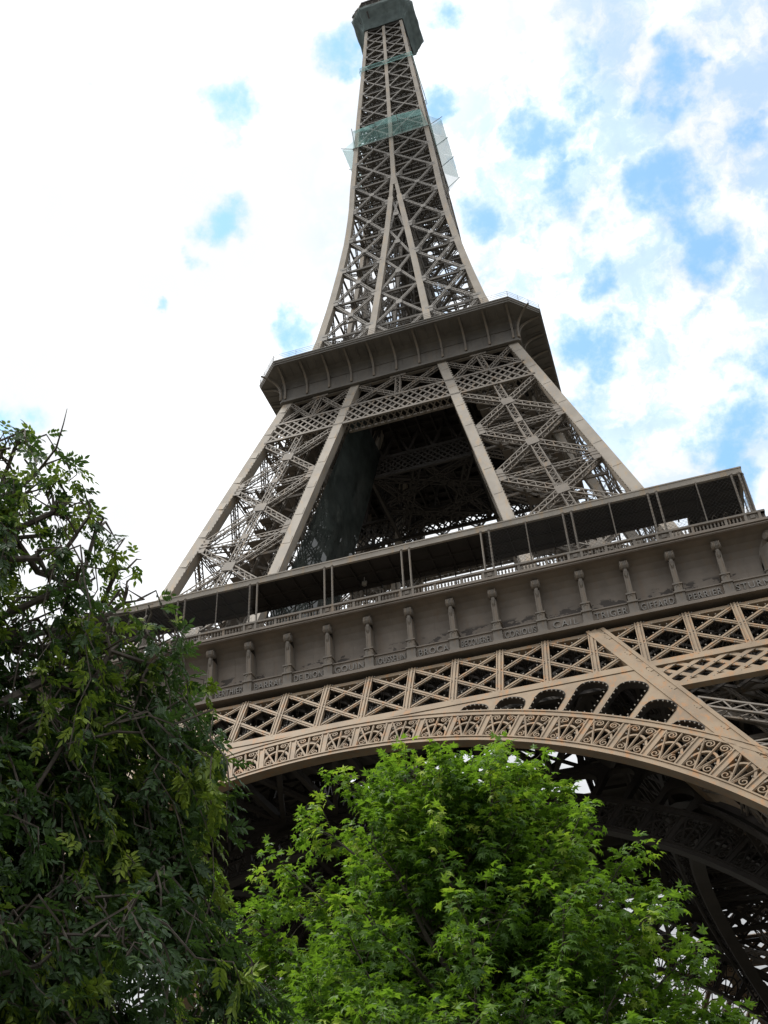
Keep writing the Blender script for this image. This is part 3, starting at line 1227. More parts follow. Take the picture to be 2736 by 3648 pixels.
ring_slab(rf, RO - .12, RI, 64.28, 64.7)
ring_slab(rf, RO, RO - .3, 64.1, 64.78)
ring_slab(rf, RO + .06, RO - .3, 64.7, 64.84)
roof_me = rf.mesh('gallery_roof', M['iron_column'])
cm = MB()
for k in range(-18, 19):
    x = k * P / 2
    y1 = max(RI, abs(x))
    if y1 < RO - 1:
        cm.bar((x, -RO + .4, 64.27), (x, -y1, 64.27), (0, 0, 1), .14, .3)
for yy in (33, 35):
    cm.bar((-yy, -yy, 64.26), (yy, -yy, 64.26), (0, 0, 1), .14, .24)
ring_slab(cm, RO - .4, RI + .1, 64.2, 64.24)
ceil_me = cm.mesh('gallery_ceiling', M['iron_shaded'])  # gallery shade put into the ceiling colour
gz = MB()                                    # glazed screen behind the open middle bays
for i in range(-8, 9):
    gz.bar((i * 1.62, -RI - .6, 57.6), (i * 1.62, -RI - .6, 64.2), (0, -1, 0), .1, .12)
for z in (61.6, 62.9):
    gz.bar((-13, -RI - .62, z), (13, -RI - .62, z), (0, -1, 0), .1, .1)
scr_me = gz.mesh('glazed_screen', M['iron_shaded'])
po = MB()
po.lathe((0, 0, 58.9), [(.13, 0), (.13, .2), (.105, .24), (.1, 5.1), (.14, 5.2), (.14, 5.3)], 8)
post_me = po.mesh('gallery_post', M['iron_mid'])
pt = MB()
pt.lathe((0, 0, 58.9), [(.07, 0), (.06, 5.3)], 6)
thin_me = pt.mesh('thin_gallery_post', M['iron_mid'])
wms = []                                     # wire mesh hung in the side bays
for k0_, k1_ in ((3, 9), (-9, -3)):
    x0, x1 = k0_ * P, k1_ * P
    wm = MB()
    wms.append(wm)
    for i in range(int((x1 - x0 + 5.4) / .42)):
        for dr in (1, -1):
            xa = x0 - 5.4 + i * .42 if dr > 0 else x0 + i * .42
            xb = xa + 5.2 * dr if dr > 0 else xa - 5.2
            za, zb = 58.95, 64.15
            lo_, hi_ = min(xa, xb), max(xa, xb)
            ta, tb = 0, 1
            if xb > xa:
                ta, tb = max(0, (x0 - xa) / 5.2), min(1, (x1 - xa) / 5.2)
            else:
                ta, tb = max(0, (xa - x1) / 5.2), min(1, (xa - x0) / 5.2)
            if tb - ta > .03:
                wm.bar((xa + (xb - xa) * ta, -BO + .5, za + (zb - za) * ta), (xa + (xb - xa) * tb, -BO + .5, za + (zb - za) * tb), (0, -1, 0), .014, .012)
mesh_me, mesh_me2 = [w_.mesh('wire_mesh', M['wire']) for w_ in wms]
hid = MB()
for fi, r in enumerate(ROT):
    for nm, me in (('first_floor_deck', deck_me), ('plan_bracing', plan_me), ('balustrade', bal_me), ('gallery_roof', roof_me), ('gallery_ceiling', ceil_me),
                   ('glazed_screen', scr_me), ('wire_mesh', mesh_me), ('wire_mesh', mesh_me2)):
        o = bpy.data.objects.new(nm, me)
        COL.objects.link(o)
        o.parent = tower
        o.rotation_euler.z = r
    RM = Matrix.Rotation(r, 3, 'Z')
    for k in range(-9, 10):
        if k % 2:
            xs_ = [k * P - .42, k * P + .42]
            if abs(k) == 9:
                xs_ = [math.copysign(8.98 * P - .05, k), math.copysign(8.98 * P - .75, k)]
            me, nm = post_me, 'gallery_post'
        elif abs(k) >= 4:
            xs_, me, nm = [k * P], thin_me, 'thin_gallery_post'
        else:
            continue
        for x in xs_:
            if fi in (0, 1):
                o = bpy.data.objects.new(nm, me)
                COL.objects.link(o)
                o.parent = tower
                o.location = RM @ Vector((x, -BO + .62, 0))
            else:
                p_ = RM @ Vector((x, -BO + .62, 0))
                hid.lathe((p_.x, p_.y, 58.9), [(.1, 0), (.1, 5.3)], 6)
o = hid.build('gallery_posts_behind', M['iron_mid'], tower)
o['kind'] = 'stuff'

# ------------------------------------------------------------------ middle legs, first to second floor
mn = V3((0, -1, .2817)) / math.hypot(1, .2817)
msn = V3((1, 0, .2817)) / math.hypot(1, .2817)
min_ = V3((0, 1, -.19)) / math.hypot(1, .19)
mis = V3((-1, 0, -.19)) / math.hypot(1, .19)
mc, mbk = MB(), MB()
z0, z1 = 57.6, 111.3
mc.bar((HM(z0) - .67, -HM(z0), z0), (HM(z1) - .67, -HM(z1), z1), mn, 1.34, 1.34)
for sw in (0, 1):
    def T2(x, y, z):
        return V3((x, y, z)) if not sw else V3((-y, -x, z))
    nn = mn if not sw else msn
    mc.bar(T2((BMi(z0) + BMo(z0)) / 2, -HM(z0), z0), T2((BMi(z1) + BMo(z1)) / 2, -HM(z1), z1), nn, 1.3, 1.2)
    for za in np.arange(61, 110, 5.3):       # joint plates of the column
        for xf, wf in ((lambda z: HM(z) - .67, 1.34), (lambda z: (BMi(z) + BMo(z)) / 2, 1.3)):
            mc.bar(T2(xf(za), -HM(za), za) + nn * .03, T2(xf(za + 1.2), -HM(za + 1.2), za + 1.2) + nn * .03, nn, wf - .3, .03)
    for xf, sd_ in ((lambda z: HM(z) - 1.36, -1), (lambda z: BMo(z) + .02, 1)):   # bolt rows along the inner edges
        for za in np.arange(59, 110.5, .62):
            mc.box(T2(xf(za) + .03 * sd_, -HM(za) + .06, za), .14, .14, .2)
mc.bar((BMi(z0) + .6, -BMi(z0), z0), (BMi(z1) + .6, -BMi(z1), z1), min_, 1.2, 1.2)
GZ = [101.2, 91.2, 80.35, 69.6, 59.0]
for face in range(4):
    def GP(s_, z, f=face):
        a = BMo(z) + (HM(z) - 1.34 - BMo(z)) * s_
        if f == 0:
            return V3((a, -HM(z) + .12, z))
        if f == 1:
            return V3((HM(z) - .12, -a, z))
        if f == 2:
            return V3((a, -BMi(z) - .12, z))
        return V3((BMi(z) + .12, -a, z))
    nn = [mn, msn, min_, mis][face]
    rich = face < 2
    upv = GP(.5, 100) - GP(.5, 90)
    for i in range(4):
        za, zb = GZ[i], GZ[i + 1]
        lat(mbk, GP(0, za - .3), GP(1, zb + .5), nn, .86, .8, .62, .12, .075, sides=rich)
        lat(mbk, GP(1, za - .3), GP(0, zb + .5), nn, .86, .8, .62, .12, .075, sides=rich)
        lat(mbk, GP(0, zb) - nn * .35, GP(1, zb) - nn * .35, nn, .74, .5, .62, .1, .07, sides=False)
        zc = (za + zb) / 2 + .1
        gusset(mbk, GP(.5, zc), nn, upv, 1.5, 1.5)
        gusset(mbk, GP(.5, zb), nn, upv, .9, .9)
        for s_ in (0, 1):
            c = GP(s_ * .95 + .025, zb)
            gusset(mbk, c, nn, upv, 1.25, 2.5, .04)
            for e in (-.3, .3):
                hd = GP(1, zb) - GP(0, zb)
                hd = unit(hd) * (1 if s_ == 0 else -1)
                mbk.bar(c + unit(upv) * e + nn * .08 - hd * .4, c + unit(upv) * e + nn * .08 + hd * 1.15, nn, .14, .12)
    lat(mbk, GP(.5, 101.3), GP(.5, 59), nn, .95, .6, .62, .11, .075, sides=False)
# what fills the inside of a leg: plan frames, lift track, stairs
for z in GZ[1:]:
    a, b = BMi(z) + .6, HM(z) - .7
    mbk.bar((a, -a, z), (b, -b, z), (0, 0, 1), .3, .4)
    mbk.bar((a, -b, z), (b, -a, z), (0, 0, 1), .3, .4)
    m_ = (a + b) / 2
    for q_ in (-.25, .25):
        mm = m_ + q_ * (b - a)
        mbk.bar((mm, -a, z), (mm, -b, z), (0, 0, 1), .24, .35)
        mbk.bar((a, -mm, z), (b, -mm, z), (0, 0, 1), .24, .35)
z = 59
prev = None
for i in range(46):
    za, zb = 59 + i * 1.05, 59 + (i + 1) * 1.05
    ca, cb = (BMi(za) + HM(za)) / 2, (BMi(zb) + HM(zb)) / 2
    e = 2.2 if i % 2 else -2.2
    mbk.bar((ca + e, -ca - 1.6, za), (cb - e, -cb - 1.6, zb), (0, 0, 1), .9, .18)
    mbk.bar((ca + e, -ca - 2.05, za + 1.1), (cb - e, -cb - 2.05, zb + 1.1), (0, -1, 0), .07, .07)
    mbk.box((cb - e * 1.2, -cb - 1.6, zb), 1.4, 1.6, .1)
for ex in (-1.5, 1.5):
    for ey in (-1.3, 1.5):
        ca, cb = (BMi(58) + HM(58)) / 2, (BMi(110) + HM(110)) / 2
        lat(mbk, (ca + ex, -ca + ey, 58), (cb + ex, -cb + ey, 110), (0, -1, 0), .5, .5, .9, .12, .08)
mc_me, mb_me = mc.mesh('middle_leg', M['iron_column']), mbk.mesh('leg_bracing', M['iron_mid'])
for r in ROT:
    o = bpy.data.objects.new('middle_leg', mc_me)
    COL.objects.link(o)
    o.parent = tower
    o.rotation_euler.z = r
    c = bpy.data.objects.new('leg_bracing', mb_me)
    COL.objects.link(c)
    c.parent = o
# girder under the second floor
sg_ = MB()


def MF(x, z, o=0.0):
    return V3((x, -HM(z), z)) + mn * o


for off in (0.0, -1.5):
    xe = HM(103.5) - 1.0
    sg_.bar(MF(-HM(105.5) + 1, 105.5, off), MF(HM(105.5) - 1, 105.5, off), mn, .42, .3)
    sg_.bar(MF(-HM(101.4) + 1, 101.4, off), MF(HM(101.4) - 1, 101.4, off), mn, .42, .3)
    n_ = 30
    for i in range(n_ + 1 if off == 0 else 0):
        x = -xe + 2 * xe * i / n_
        for dr in (-1, 1):
            x2 = x + dr * 3.0
            za, zb = 101.6, 105.3
            t = 1.0
            if abs(x2) > xe:
                t = (math.copysign(xe, x2) - x) / (x2 - x)
            if t > .08:
                o_ = off - .04 - .05 * (dr > 0)
                sg_.bar(MF(x, za, o_), MF(x + (x2 - x) * t, za + (zb - za) * t, o_), mn, .25, .1)
            x3 = x - dr * 3.0
            if abs(x2) > xe and abs(x) < xe - .3:
                pass
    for i in range(n_ + 1):                  # complete the ends
        pass
n_ = 40
for i in range(n_):                          # lattice closing the underside of the double girder
    xa, xb = -xe + 2 * xe * i / n_, -xe + 2 * xe * (i + 1) / n_
    sg_.bar(MF(xa, 101.2, -.1 if i % 2 else -1.6), MF(xb, 101.2, -1.6 if i % 2 else -.1), (0, 0, -1), .16, .08)
    sg_.bar(MF(xa, 101.2, -1.6 if i % 2 else -.1), MF(xb, 101.2, -.1 if i % 2 else -1.6), (0, 0, -1), .16, .08)


def panel(x0b, x1b, x0t, x1t, zb, zt):
    """post in the middle and a cross in each half"""
    mb_, mt = (x0b + x1b) / 2, (x0t + x1t) / 2
    lat(sg_, MF(mb_, zb, -.1), MF(mt, zt, -.1), mn, .8, .6, .6, .11, .07, sides=False)
    for (a, b, c, d) in ((x0b, x0t, mb_, mt), (x1b, x1t, mb_, mt)):
        lat(sg_, MF(a, zb, -.1), MF(d, zt, -.1), mn, .62, .5, .6, .1, .07, sides=False)
        lat(sg_, MF(b, zt, -.15), MF(c, zb, -.15), mn, .62, .5, .6, .1, .07, sides=False)
    sg_.bar(MF(mt - 1.2, zt, -.0), MF(mt + 1.2, zt, -.0), mn, .5, .1)


panel(-BMi(105.7), BMi(105.7), -BMi(110.7), BMi(110.7), 105.8, 110.7)
for s_ in (-1, 1):
    panel(s_ * BMo(105.7), s_ * (HM(105.7) - 1.3), s_ * BMo(110.7), s_ * (HM(110.7) - 1.3), 105.8, 110.7)
sg_.bar(MF(-17, 110.95, -.2), MF(17, 110.95, -.2), mn, .35, .4)
sg_me = sg_.mesh('second_floor_girder', M['iron_mid'])
for r in ROT:
    o = bpy.data.objects.new('second_floor_girder', sg_me)
    COL.objects.link(o)
    o.parent = tower
    o.rotation_euler.z = r

# ------------------------------------------------------------------ second floor
G0 = 18.05


def octo(off, z):
    """quarter outline (front face and the front right chamfer) of the second floor at that offset"""
    c = max(.02, off * 1.02)
    e = G0 + off
    return [(-(e - c), -e, z), (e - c, -e, z), (e, -(e - c), z)]


gp = [(-.3, 111.05), (.28, 111.05), (.28, 111.3), (.16, 111.36), (.16, 111.62), (.02, 111.7), (.0, 113.2), (.0, 114.3), (.08, 114.8), (.3, 115.12),
      (1.0, 115.4), (2.4, 115.55), (3.5, 115.62), (3.62, 115.62), (3.62, 115.88), (3.74, 115.92), (3.74, 116.22), (3.84, 116.28), (3.84, 116.46), (3.3, 116.5), (-2, 116.5)]
g2 = MB()
rows = [octo(o, z) for o, z in gp]
vs = [p for row in rows for p in row]
fs = []
for i in range(len(rows) - 1):
    for j in range(2):
        fs.append((i * 3 + j, i * 3 + j + 1, (i + 1) * 3 + j + 1, (i + 1) * 3 + j))
g2.add(vs, fs)
for i in range(-10, 11):                     # plate seams of the coved wall
    x = (i + .5) * 1.735
    if abs(x) < 17.6:
        g2.bar((x, -(G0 + .03), 111.7), (x, -(G0 + .05), 113.6), (0, -1, 0), .07, .05)
g2.bar((-17.9, -(G0 + .1), 113.75), (17.9, -(G0 + .1), 113.75), (0, -1, 0), .07, .08)
for i in range(-13, 14):
    x = i * 1.32
    g2.bar((x, -(G0 + .75), 115.02), (x, -(G0 + 3.5), 115.6), (0, 0, -1), .1, .08)
for o_ in (1.6, 2.6):
    g2.bar((-18, -(G0 + o_), 115.38 + .1 * o_), (18, -(G0 + o_), 115.38 + .1 * o_), (0, 0, -1), .14, .12)
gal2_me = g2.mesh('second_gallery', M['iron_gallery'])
rb = MB()
inner_ = [(.02, 111.62), (.02, 113.2), (.1, 113.9), (.3, 114.5), (.72, 115.0), (1.4, 115.36), (2.4, 115.56), (3.5, 115.64)]
outer_ = [(.34, 111.62), (.34, 113.1), (.46, 113.7), (.72, 114.2), (1.1, 114.6), (1.7, 114.98), (2.55, 115.26), (3.5, 115.42)]
rb.strip([(-.15, -(G0 + o), z) for o, z in outer_], [(.15, -(G0 + o), z) for o, z in outer_], (0, .3, .05))
rib_me = rb.mesh('bracket_rib', M['iron_mid'])
rl = MB()
e = G0 + 3.75
c_ = 3.84
for a, b, n_ in (((-(e - c_), -e), (e - c_, -e), 10), ((e - c_, -e), (e, -(e - c_)), 3)):
    for i in range(n_ + 1):
        t = i / n_
        x, y = a[0] + (b[0] - a[0]) * t, a[1] + (b[1] - a[1]) * t
        rl.tube([(x, y, 116.45), (x, y, 117.65)], .035, 4)
    for z in (116.9, 117.25, 117.62):
        rl.tube([(a[0], a[1], z), (b[0], b[1], z)], .022, 4)
    rl.bar((a[0], a[1], 116.5), (b[0], b[1], 116.5), (0, -1, 0), .12, .1)
rail_me = rl.mesh('terrace_railing', M['iron_top'])
d2 = MB()
ring_poly = [(-17.8, -17.8), (17.8, -17.8), (17.8, 17.8), (-17.8, 17.8)]
d2.slab([(x, y, 112.3) for x, y in ring_poly], (0, 0, -.5))
oc = [(-17.5, -21.4), (17.5, -21.4), (21.4, -17.5), (21.4, 17.5), (17.5, 21.4), (-17.5, 21.4), (-21.4, 17.5), (-21.4, -17.5)]
d2.slab([(x, y, 116.42) for x, y in oc], (0, 0, -.3))
for i in range(-8, 9):
    d2.bar((i * 2.15, -17.6, 111.82), (i * 2.15, 17.6, 111.82), (0, 0, 1), .25, .9 if i % 2 else 1.5)
    d2.bar((-17.6, i * 2.15, 111.8), (17.6, i * 2.15, 111.8), (0, 0, 1), .2, .6)
for r in ROT:                                # girders on the inner faces of the four legs
    RM = np.array(Matrix.Rotation(r, 3, 'Z'))

    def IG(x, z, o=0.0):
        return RM @ V3((x, -BMi(z) - .3 + o, z))
    nn = RM @ V3((0, -1, 0))
    for z in (101.3, 105.4):
        d2.bar(IG(-17, z), IG(17, z), nn, .5, .4)
    for i in range(-18, 19):
        for dr in (-1, 1):
            xa, xb = i * 1.02, i * 1.02 + dr * 3.2
            if abs(xb) < 18:
                d2.bar(IG(xa, 101.5, .05 + .05 * dr), IG(xb, 105.2, .05 + .05 * dr), nn, .24, .1)
    for i in range(-4, 5):
        d2.bar(IG(i * 3.9 - 1.9, 105.6), IG(i * 3.9, 111.5), nn, .35, .3)
        d2.bar(IG(i * 3.9 + 1.9, 105.6), IG(i * 3.9, 111.5), nn, .35, .3)
    for sg in (-1, 1):
        lat(d2, RM @ V3((sg * 7.2, -7.2, 101.4)), RM @ V3((sg * .8, 7.4, 101.4)), (0, 0, -1), 1.1, .7, 1.1, .16, .12, sides=False)
d2.build('second_floor_deck', M['iron_shaded'], tower)
for r in ROT:
    o = bpy.data.objects.new('second_gallery', gal2_me)
    COL.objects.link(o)
    o.parent = tower
    o.rotation_euler.z = r
    c = bpy.data.objects.new('terrace_railing', rail_me)
    COL.objects.link(c)
    c.parent = o
    for i in range(-5, 6):
        c = bpy.data.objects.new('bracket_rib', rib_me)
        COL.objects.link(c)
        c.parent = o
        c.location = (i * 3.49, 0, 0)
    for i in (1,):                           # rib on the chamfer
        c = bpy.data.objects.new('bracket_rib', rib_me)
        COL.objects.link(c)
        c.parent = o
        c.rotation_euler.z = math.pi / 4
        c.location = (G0 - G0 * math.sqrt(.5), -(G0 - G0 * math.sqrt(.5)), 0)

# ------------------------------------------------------------------ upper shaft
sc, sci, sb = MB(), (MB(), MB(), MB()), MB()
SZ = [116.3, 127.9, 137.6, 147.4, 157, 166.5, 175, 183.4, 191.3, 199.0, 205.7, 212.1, 218.4, 224.2, 229.3, 234.1, 238.6, 242.6]


def uw(z): return float(np.interp(z, [112, 180, 243], [1.25, .95, .72]))


def un(z):
    a = (HU(z - 2) - HU(z + 2)) / 4
    return V3((0, -1, a)) / math.hypot(1, a)


zz = list(np.arange(112, 243, 4.0)) + [243]
for a, b in zip(zz[:-1], zz[1:]):
    n = un((a + b) / 2)
    w = uw((a + b) / 2)
    sc.bar((HU(a) - w / 2, -HU(a), a), (HU(b) - w / 2, -HU(b), b), n, w, w)
    for s_ in (-1, 1):
        if a < 176:
            wi = w * .95 * (1 if a < 165 else .7)
            sci[0 if s_ < 0 else 1].bar((s_ * BU(a), -HU(a), a), (s_ * BU(b), -HU(b), b), n, wi, wi * .8)
    if a >= 172:
        sci[2].bar((0, -HU(a) - .02, a), (0, -HU(b) - .02, b), n, w * .9, w * .7)
for i in range(len(SZ) - 1):
    za, zb = SZ[i], SZ[i + 1]
    n = un((za + zb) / 2)
    w_ = float(np.interp(za, [116, 160, 190, 243], [.5, .42, .28, .19]))
    for s_ in (-1, 1):
        def UP(side, z, d=.12):
            x = (HU(z) - uw(z)) if side else (BU(z) + uw(z) * .45)
            return V3((s_ * x, -HU(z) + d, z))
        rich = za < 170
        lat(sb, UP(1, za + .2), UP(0, zb - .2), n, w_, w_ * .9, .75 if rich else .9, .1, .065, sides=rich)
        lat(sb, UP(0, za + .2), UP(1, zb - .2), n, w_, w_ * .9, .75 if rich else .9, .1, .065, sides=rich)
        if rich:
            gusset(sb, (UP(0, (za + zb) / 2) + UP(1, (za + zb) / 2)) / 2, n, (0, 0, 1), .9, .9)
        for sd_ in (0, 1):
            c = UP(sd_, za + .1, .05)
            gusset(sb, c, n, (0, 0, 1), uw(za) * 1.1, 1.6 if rich else .9, .05)
            if za < 185:
                hd = V3((s_ * (1 if sd_ == 0 else -1), 0, 0))
                for e in (-.5, -.15, .2):
                    sb.bar(c + V3((0, 0, e)) + n * .07 - hd * .2, c + V3((0, 0, e)) + n * .07 + hd * 1.2, n, .13, .1)
    if zb < 172:
        xa, xb = BU(za) - .5, BU(zb) - .5
        if xb > .3:
            lat(sb, (-xa, -HU(za) + .15, za + .3), (xb, -HU(zb) + .15, zb - .3), n, w_ * .8, w_ * .7, .75, .1, .065, sides=False)
            lat(sb, (xa, -HU(za) + .15, za + .3), (-xb, -HU(zb) + .15, zb - .3), n, w_ * .8, w_ * .7, .75, .1, .065, sides=False)
            gusset(sb, (0, -HU((za + zb) / 2) + .1, (za + zb) / 2), n, (0, 0, 1), 1.0, 1.0)
    # inner bracing of each corner leg, seen through the faces
    if za < 172:
        for sw in (0, 1):
            a_, b_ = BU(za) + .3, HU(za) - .6
            a2, b2 = BU(zb) + .3, HU(zb) - .6
            p1, p2 = (a_, -a_, za), (b2, -a2, zb)
            p3, p4 = (b_, -a_, za), (a2, -a2, zb)
            if sw:
                p1, p2, p3, p4 = [(-p[1], -p[0], p[2]) for p in (p1, p2, p3, p4)]
            lat(sb, p1, p2, (0, -1, 0) if not sw else (-1, 0, 0), .6, .5, 1.0, .1, .065, sides=False)
            lat(sb, p3, p4, (0, -1, 0) if not sw else (-1, 0, 0), .6, .5, 1.0, .1, .065, sides=False)
        sb.bar((BU(za) + .3, -BU(za) - .3, za), (BU(zb) + .3, -BU(zb) - .3, zb), (0, -1, 0), .7, .7)
sci_me = [w_.mesh('inner_column', M['iron_column']) for w_ in sci]
sc_me, sb_me = sc.mesh('corner_column', M['iron_column']), sb.mesh('shaft_bracing', M['iron_top'])
cr = MB()                                    # core: diaphragms, lift guides, stair
for i, z in enumerate(SZ[:-1]):
    h = HU(z) - .5
    for zc in ([z, (z + SZ[i + 1]) / 2] if z > 158 else [z]):
        hh_ = HU(zc) - .5
        for s_ in (-1, 1):
            cr.bar((-hh_, s_ * hh_, zc), (hh_, s_ * hh_, zc), (0, 0, 1), .3, .4)
            cr.bar((s_ * hh_, -hh_, zc), (s_ * hh_, hh_, zc), (0, 0, 1), .3, .4)
            cr.bar((-hh_, -hh_ * s_, zc), (hh_, hh_ * s_, zc), (0, 0, 1), .42, .45)
            for q_ in ((.2, .4, .6, .8) if z > 158 else (.33, .66)):
                cr.bar((-hh_, s_ * hh_ * q_, zc), (hh_, s_ * hh_ * q_, zc), (0, 0, 1), .22, .3)
                cr.bar((s_ * hh_ * q_, -hh_, zc), (s_ * hh_ * q_, hh_, zc), (0, 0, 1), .22, .3)
        cr.bar((-hh_, 0, zc), (hh_, 0, zc), (0, 0, 1), .3, .35)
        cr.bar((0, -hh_, zc), (0, hh_, zc), (0, 0, 1), .3, .35)
for x, y in ((-2.6, -2.2), (2.6, -2.2), (-2.6, 2.2), (2.6, 2.2), (0, -2.2), (0, 2.2), (-2.6, 0), (2.6, 0)):
    lat(cr, (x, y, 116.4), (x * .85, y * .85, 243), (0, -1, 0), .6, .6, 1.1, .14, .09)
for i in range(60):
    za = 116.5 + i * 2.1
    e = 1.9 if i % 2 else -1.9
    cr.bar((e, -1.0, za), (-e, -1.0, za + 2.1), (0, 0, 1), 1.0, .2)
    cr.bar((e, 1.0, za + 1), (-e, 1.0, za + 3.1), (0, 0, 1), 1.0, .2)
cr.box((1.2, 0, 160.5), 2.2, 3.6, 3.2)
cr.box((-1.2, 0, 201), 2.2, 3.6, 3.2)
cr.box((0, 0, 178), 7, 7, .3)
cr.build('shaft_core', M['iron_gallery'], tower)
for r in ROT:
    for nm, me in [('corner_column', sc_me), ('shaft_bracing', sb_me)] + [('inner_column', w_) for w_ in sci_me]:
        o = bpy.data.objects.new(nm, me)
        COL.objects.link(o)
        o.parent = tower
        o.rotation_euler.z = r

# ------------------------------------------------------------------ top cabin
tp = MB()


def oct8(h, c, z):
    f = h * c
    return [(-f, -h, z), (f, -h, z), (h, -f, z), (h, f, z), (f, h, z), (-f, h, z), (-h, f, z), (-h, -f, z)]


def octstack(mb, levels):
    vs = [p for l_ in levels for p in oct8(*l_)]
    fs = [(i * 8 + j, i * 8 + (j + 1) % 8, (i + 1) * 8 + (j + 1) % 8, (i + 1) * 8 + j) for i in range(len(levels) - 1) for j in range(8)]
    fs += [tuple(range(7, -1, -1)), tuple((len(levels) - 1) * 8 + j for j in range(8))]
    mb.add(vs, fs)


octstack(tp, [(4.4, .98, 242.6), (4.6, .96, 243.4), (5.6, .8, 245.4), (6.9, .68, 247.6), (7.1, .66, 248.5)])
octstack(tp, [(7.3, .65, 248.5), (7.45, .65, 248.6), (7.45, .65, 249.2), (7.3, .65, 249.3)])
octstack(tp, [(6.3, .65, 249.3), (6.3, .65, 252.4), (6.9, .65, 252.6), (6.9, .65, 253.1), (5.2, .65, 253.2), (5.2, .65, 256.5), (4.2, .7, 257.2), (2.6, .8, 259.6), (1.6, .8, 260.4)])
tp_o = tp.build('top_cabin', M['iron_shaded'], tower)
cr2 = MB()
P8 = oct8(7.35, .65, 249.3)
for i in range(8):
    a, b = V3(P8[i]), V3(P8[(i + 1) % 8])
    m_ = 6 if i % 2 == 0 else 3
    for j in range(m_):
        p_ = a + (b - a) * j / m_
        cr2.tube([p_, p_ + V3((0, 0, 1.5))], .05, 4)
    for z in (.5, 1.0, 1.5):
        cr2.tube([a + V3((0, 0, z)), b + V3((0, 0, z))], .04, 4)
    cr2.bar(a + V3((0, 0, .05)), b + V3((0, 0, .05)), (a + b) * V3((1, 1, 0)), .5, .1)
cr2.build('cabin_railing', M['iron_top'], tp_o)
an = MB()
an.tube([(0, 0, 260), (0, 0, 272), (0, 0, 284)], [.6, .4, .15], 8)
for (x, y, z, h) in ((-7.1, -5.2, 249.8, 2.2), (-6.9, -4.6, 250.2, 1.5), (-7.2, -4.9, 251, .9), (-6.4, -5.6, 250, 2.6), (-5.6, -6.6, 249.6, 1.4), (5.0, -7.3, 250.5, 1.0)):
    an.tube([(x, y, z - 1), (x, y, z + h)], .07, 5)
    an.lathe((x, y, z + h * .5), [(.3, -.06), (.34, 0), (.1, .14)], 8)
    an.box((x + .2, y - .1, z + h * .8), .5, .3, .5)
an.build('antenna_mast', M['grey_metal'], tp_o)

# ------------------------------------------------------------------ netting of the painters
def sheet(mb, p00, p10, p11, p01, nu, nv, sag, n, jit=.0, seed=1):
    """a hung cloth: a grid between four corners, sagging by sag along n"""
    rr = random.Random(seed)
    p00, p10, p11, p01, n = map(V3, (p00, p10, p11, p01, n))
    vs = []
    ph = rr.random() * 6
    for j in range(nv + 1):
        for i in range(nu + 1):
            u, v = i / nu, j / nv
            q_ = (p00 * (1 - u) + p10 * u) * (1 - v) + (p01 * (1 - u) + p11 * u) * v
            q_ = q_ + n * (sag * math.sin(math.pi * v) * (.6 + .4 * math.sin(u * 9 + ph)) + jit * math.sin(u * 31 + v * 7 + ph) * math.sin(math.pi * min(1, v * 3 + .15)))
            vs.append(q_)
    fs = [(j * (nu + 1) + i, j * (nu + 1) + i + 1, (j + 1) * (nu + 1) + i + 1, (j + 1) * (nu + 1) + i) for j in range(nv) for i in range(nu)]
    mb.add(vs, fs)


cn = MB()
lv = [(4.85, .96, 243.0), (5.3, .86, 244.2), (6.1, .76, 245.9), (7.0, .69, 247.4), (7.5, .66, 248.4), (7.62, .655, 249.0)]
Q = []
for h, c, z in lv:
    o8 = oct8(h, c, z)
    row = []
    for j in range(8):
        a, b = V3(o8[j]), V3(o8[(j + 1) % 8])
        for t in np.linspace(0, 1, 7)[:-1]:
            row.append(a + (b - a) * t)
    Q.append(row)
m_ = len(Q[0])
vs = []
for j, row in enumerate(Q):
    for i, p_ in enumerate(row):
        f = 1 + .012 * math.sin(i * 2.3 + j) - .02 * math.sin(math.pi * j / 5) * (i % 6 > 0)
        vs.append((p_[0] * f, p_[1] * f, p_[2] + .08 * math.sin(i * 1.7)))
cn.add(vs, [(j * m_ + i, j * m_ + (i + 1) % m_, (j + 1) * m_ + (i + 1) % m_, (j + 1) * m_ + i) for j in range(len(Q) - 1) for i in range(m_)])
o = cn.build('cabin_net', M['net_cabin'])
tag(o, 'dark teal safety net wrapped under the cabin at the very top of the tower', 'safety net')
bn = MB()
for s0, s1 in (((-1, -1), (1, -1)), ((1, -1), (1, 1)), ((1, 1), (-1, 1)), ((-1, 1), (-1, -1))):
    n = V3((s0[0] + s1[0], s0[1] + s1[1], 0)) / 2
    za, zb, zc, zd = 221.9, 224.6, 0, 0
    h0_, h1_ = HU(222.3) + .3, HU(224.2) + .3
    sheet(bn, (s0[0] * h0_, s0[1] * h0_, 222.4), (s1[0] * h0_, s1[1] * h0_, 222.4), (s1[0] * h1_, s1[1] * h1_, 224.0), (s0[0] * h1_, s0[1] * h1_, 224.0), 16, 3, .15, n, .1, 3)
for z in (222.4, 224.0):
    h = HU(z) + .34
    cs_ = [(-h, -h, z), (h, -h, z), (h, h, z), (-h, h, z)]
    for i in range(4):
        bn.tube([cs_[i], cs_[(i + 1) % 4]], .09, 5)
o = bn.build('net_band', M['net_teal'])
tag(o, 'narrow teal net band rolled tight around the shaft below the top cabin', 'safety net')
cnet = empty('catch_net', (0, 0, 190))
tag(cnet, 'pale teal catch net on outrigger poles standing out around the middle of the shaft', 'safety net')
cm_, pl_ = MB(), MB()
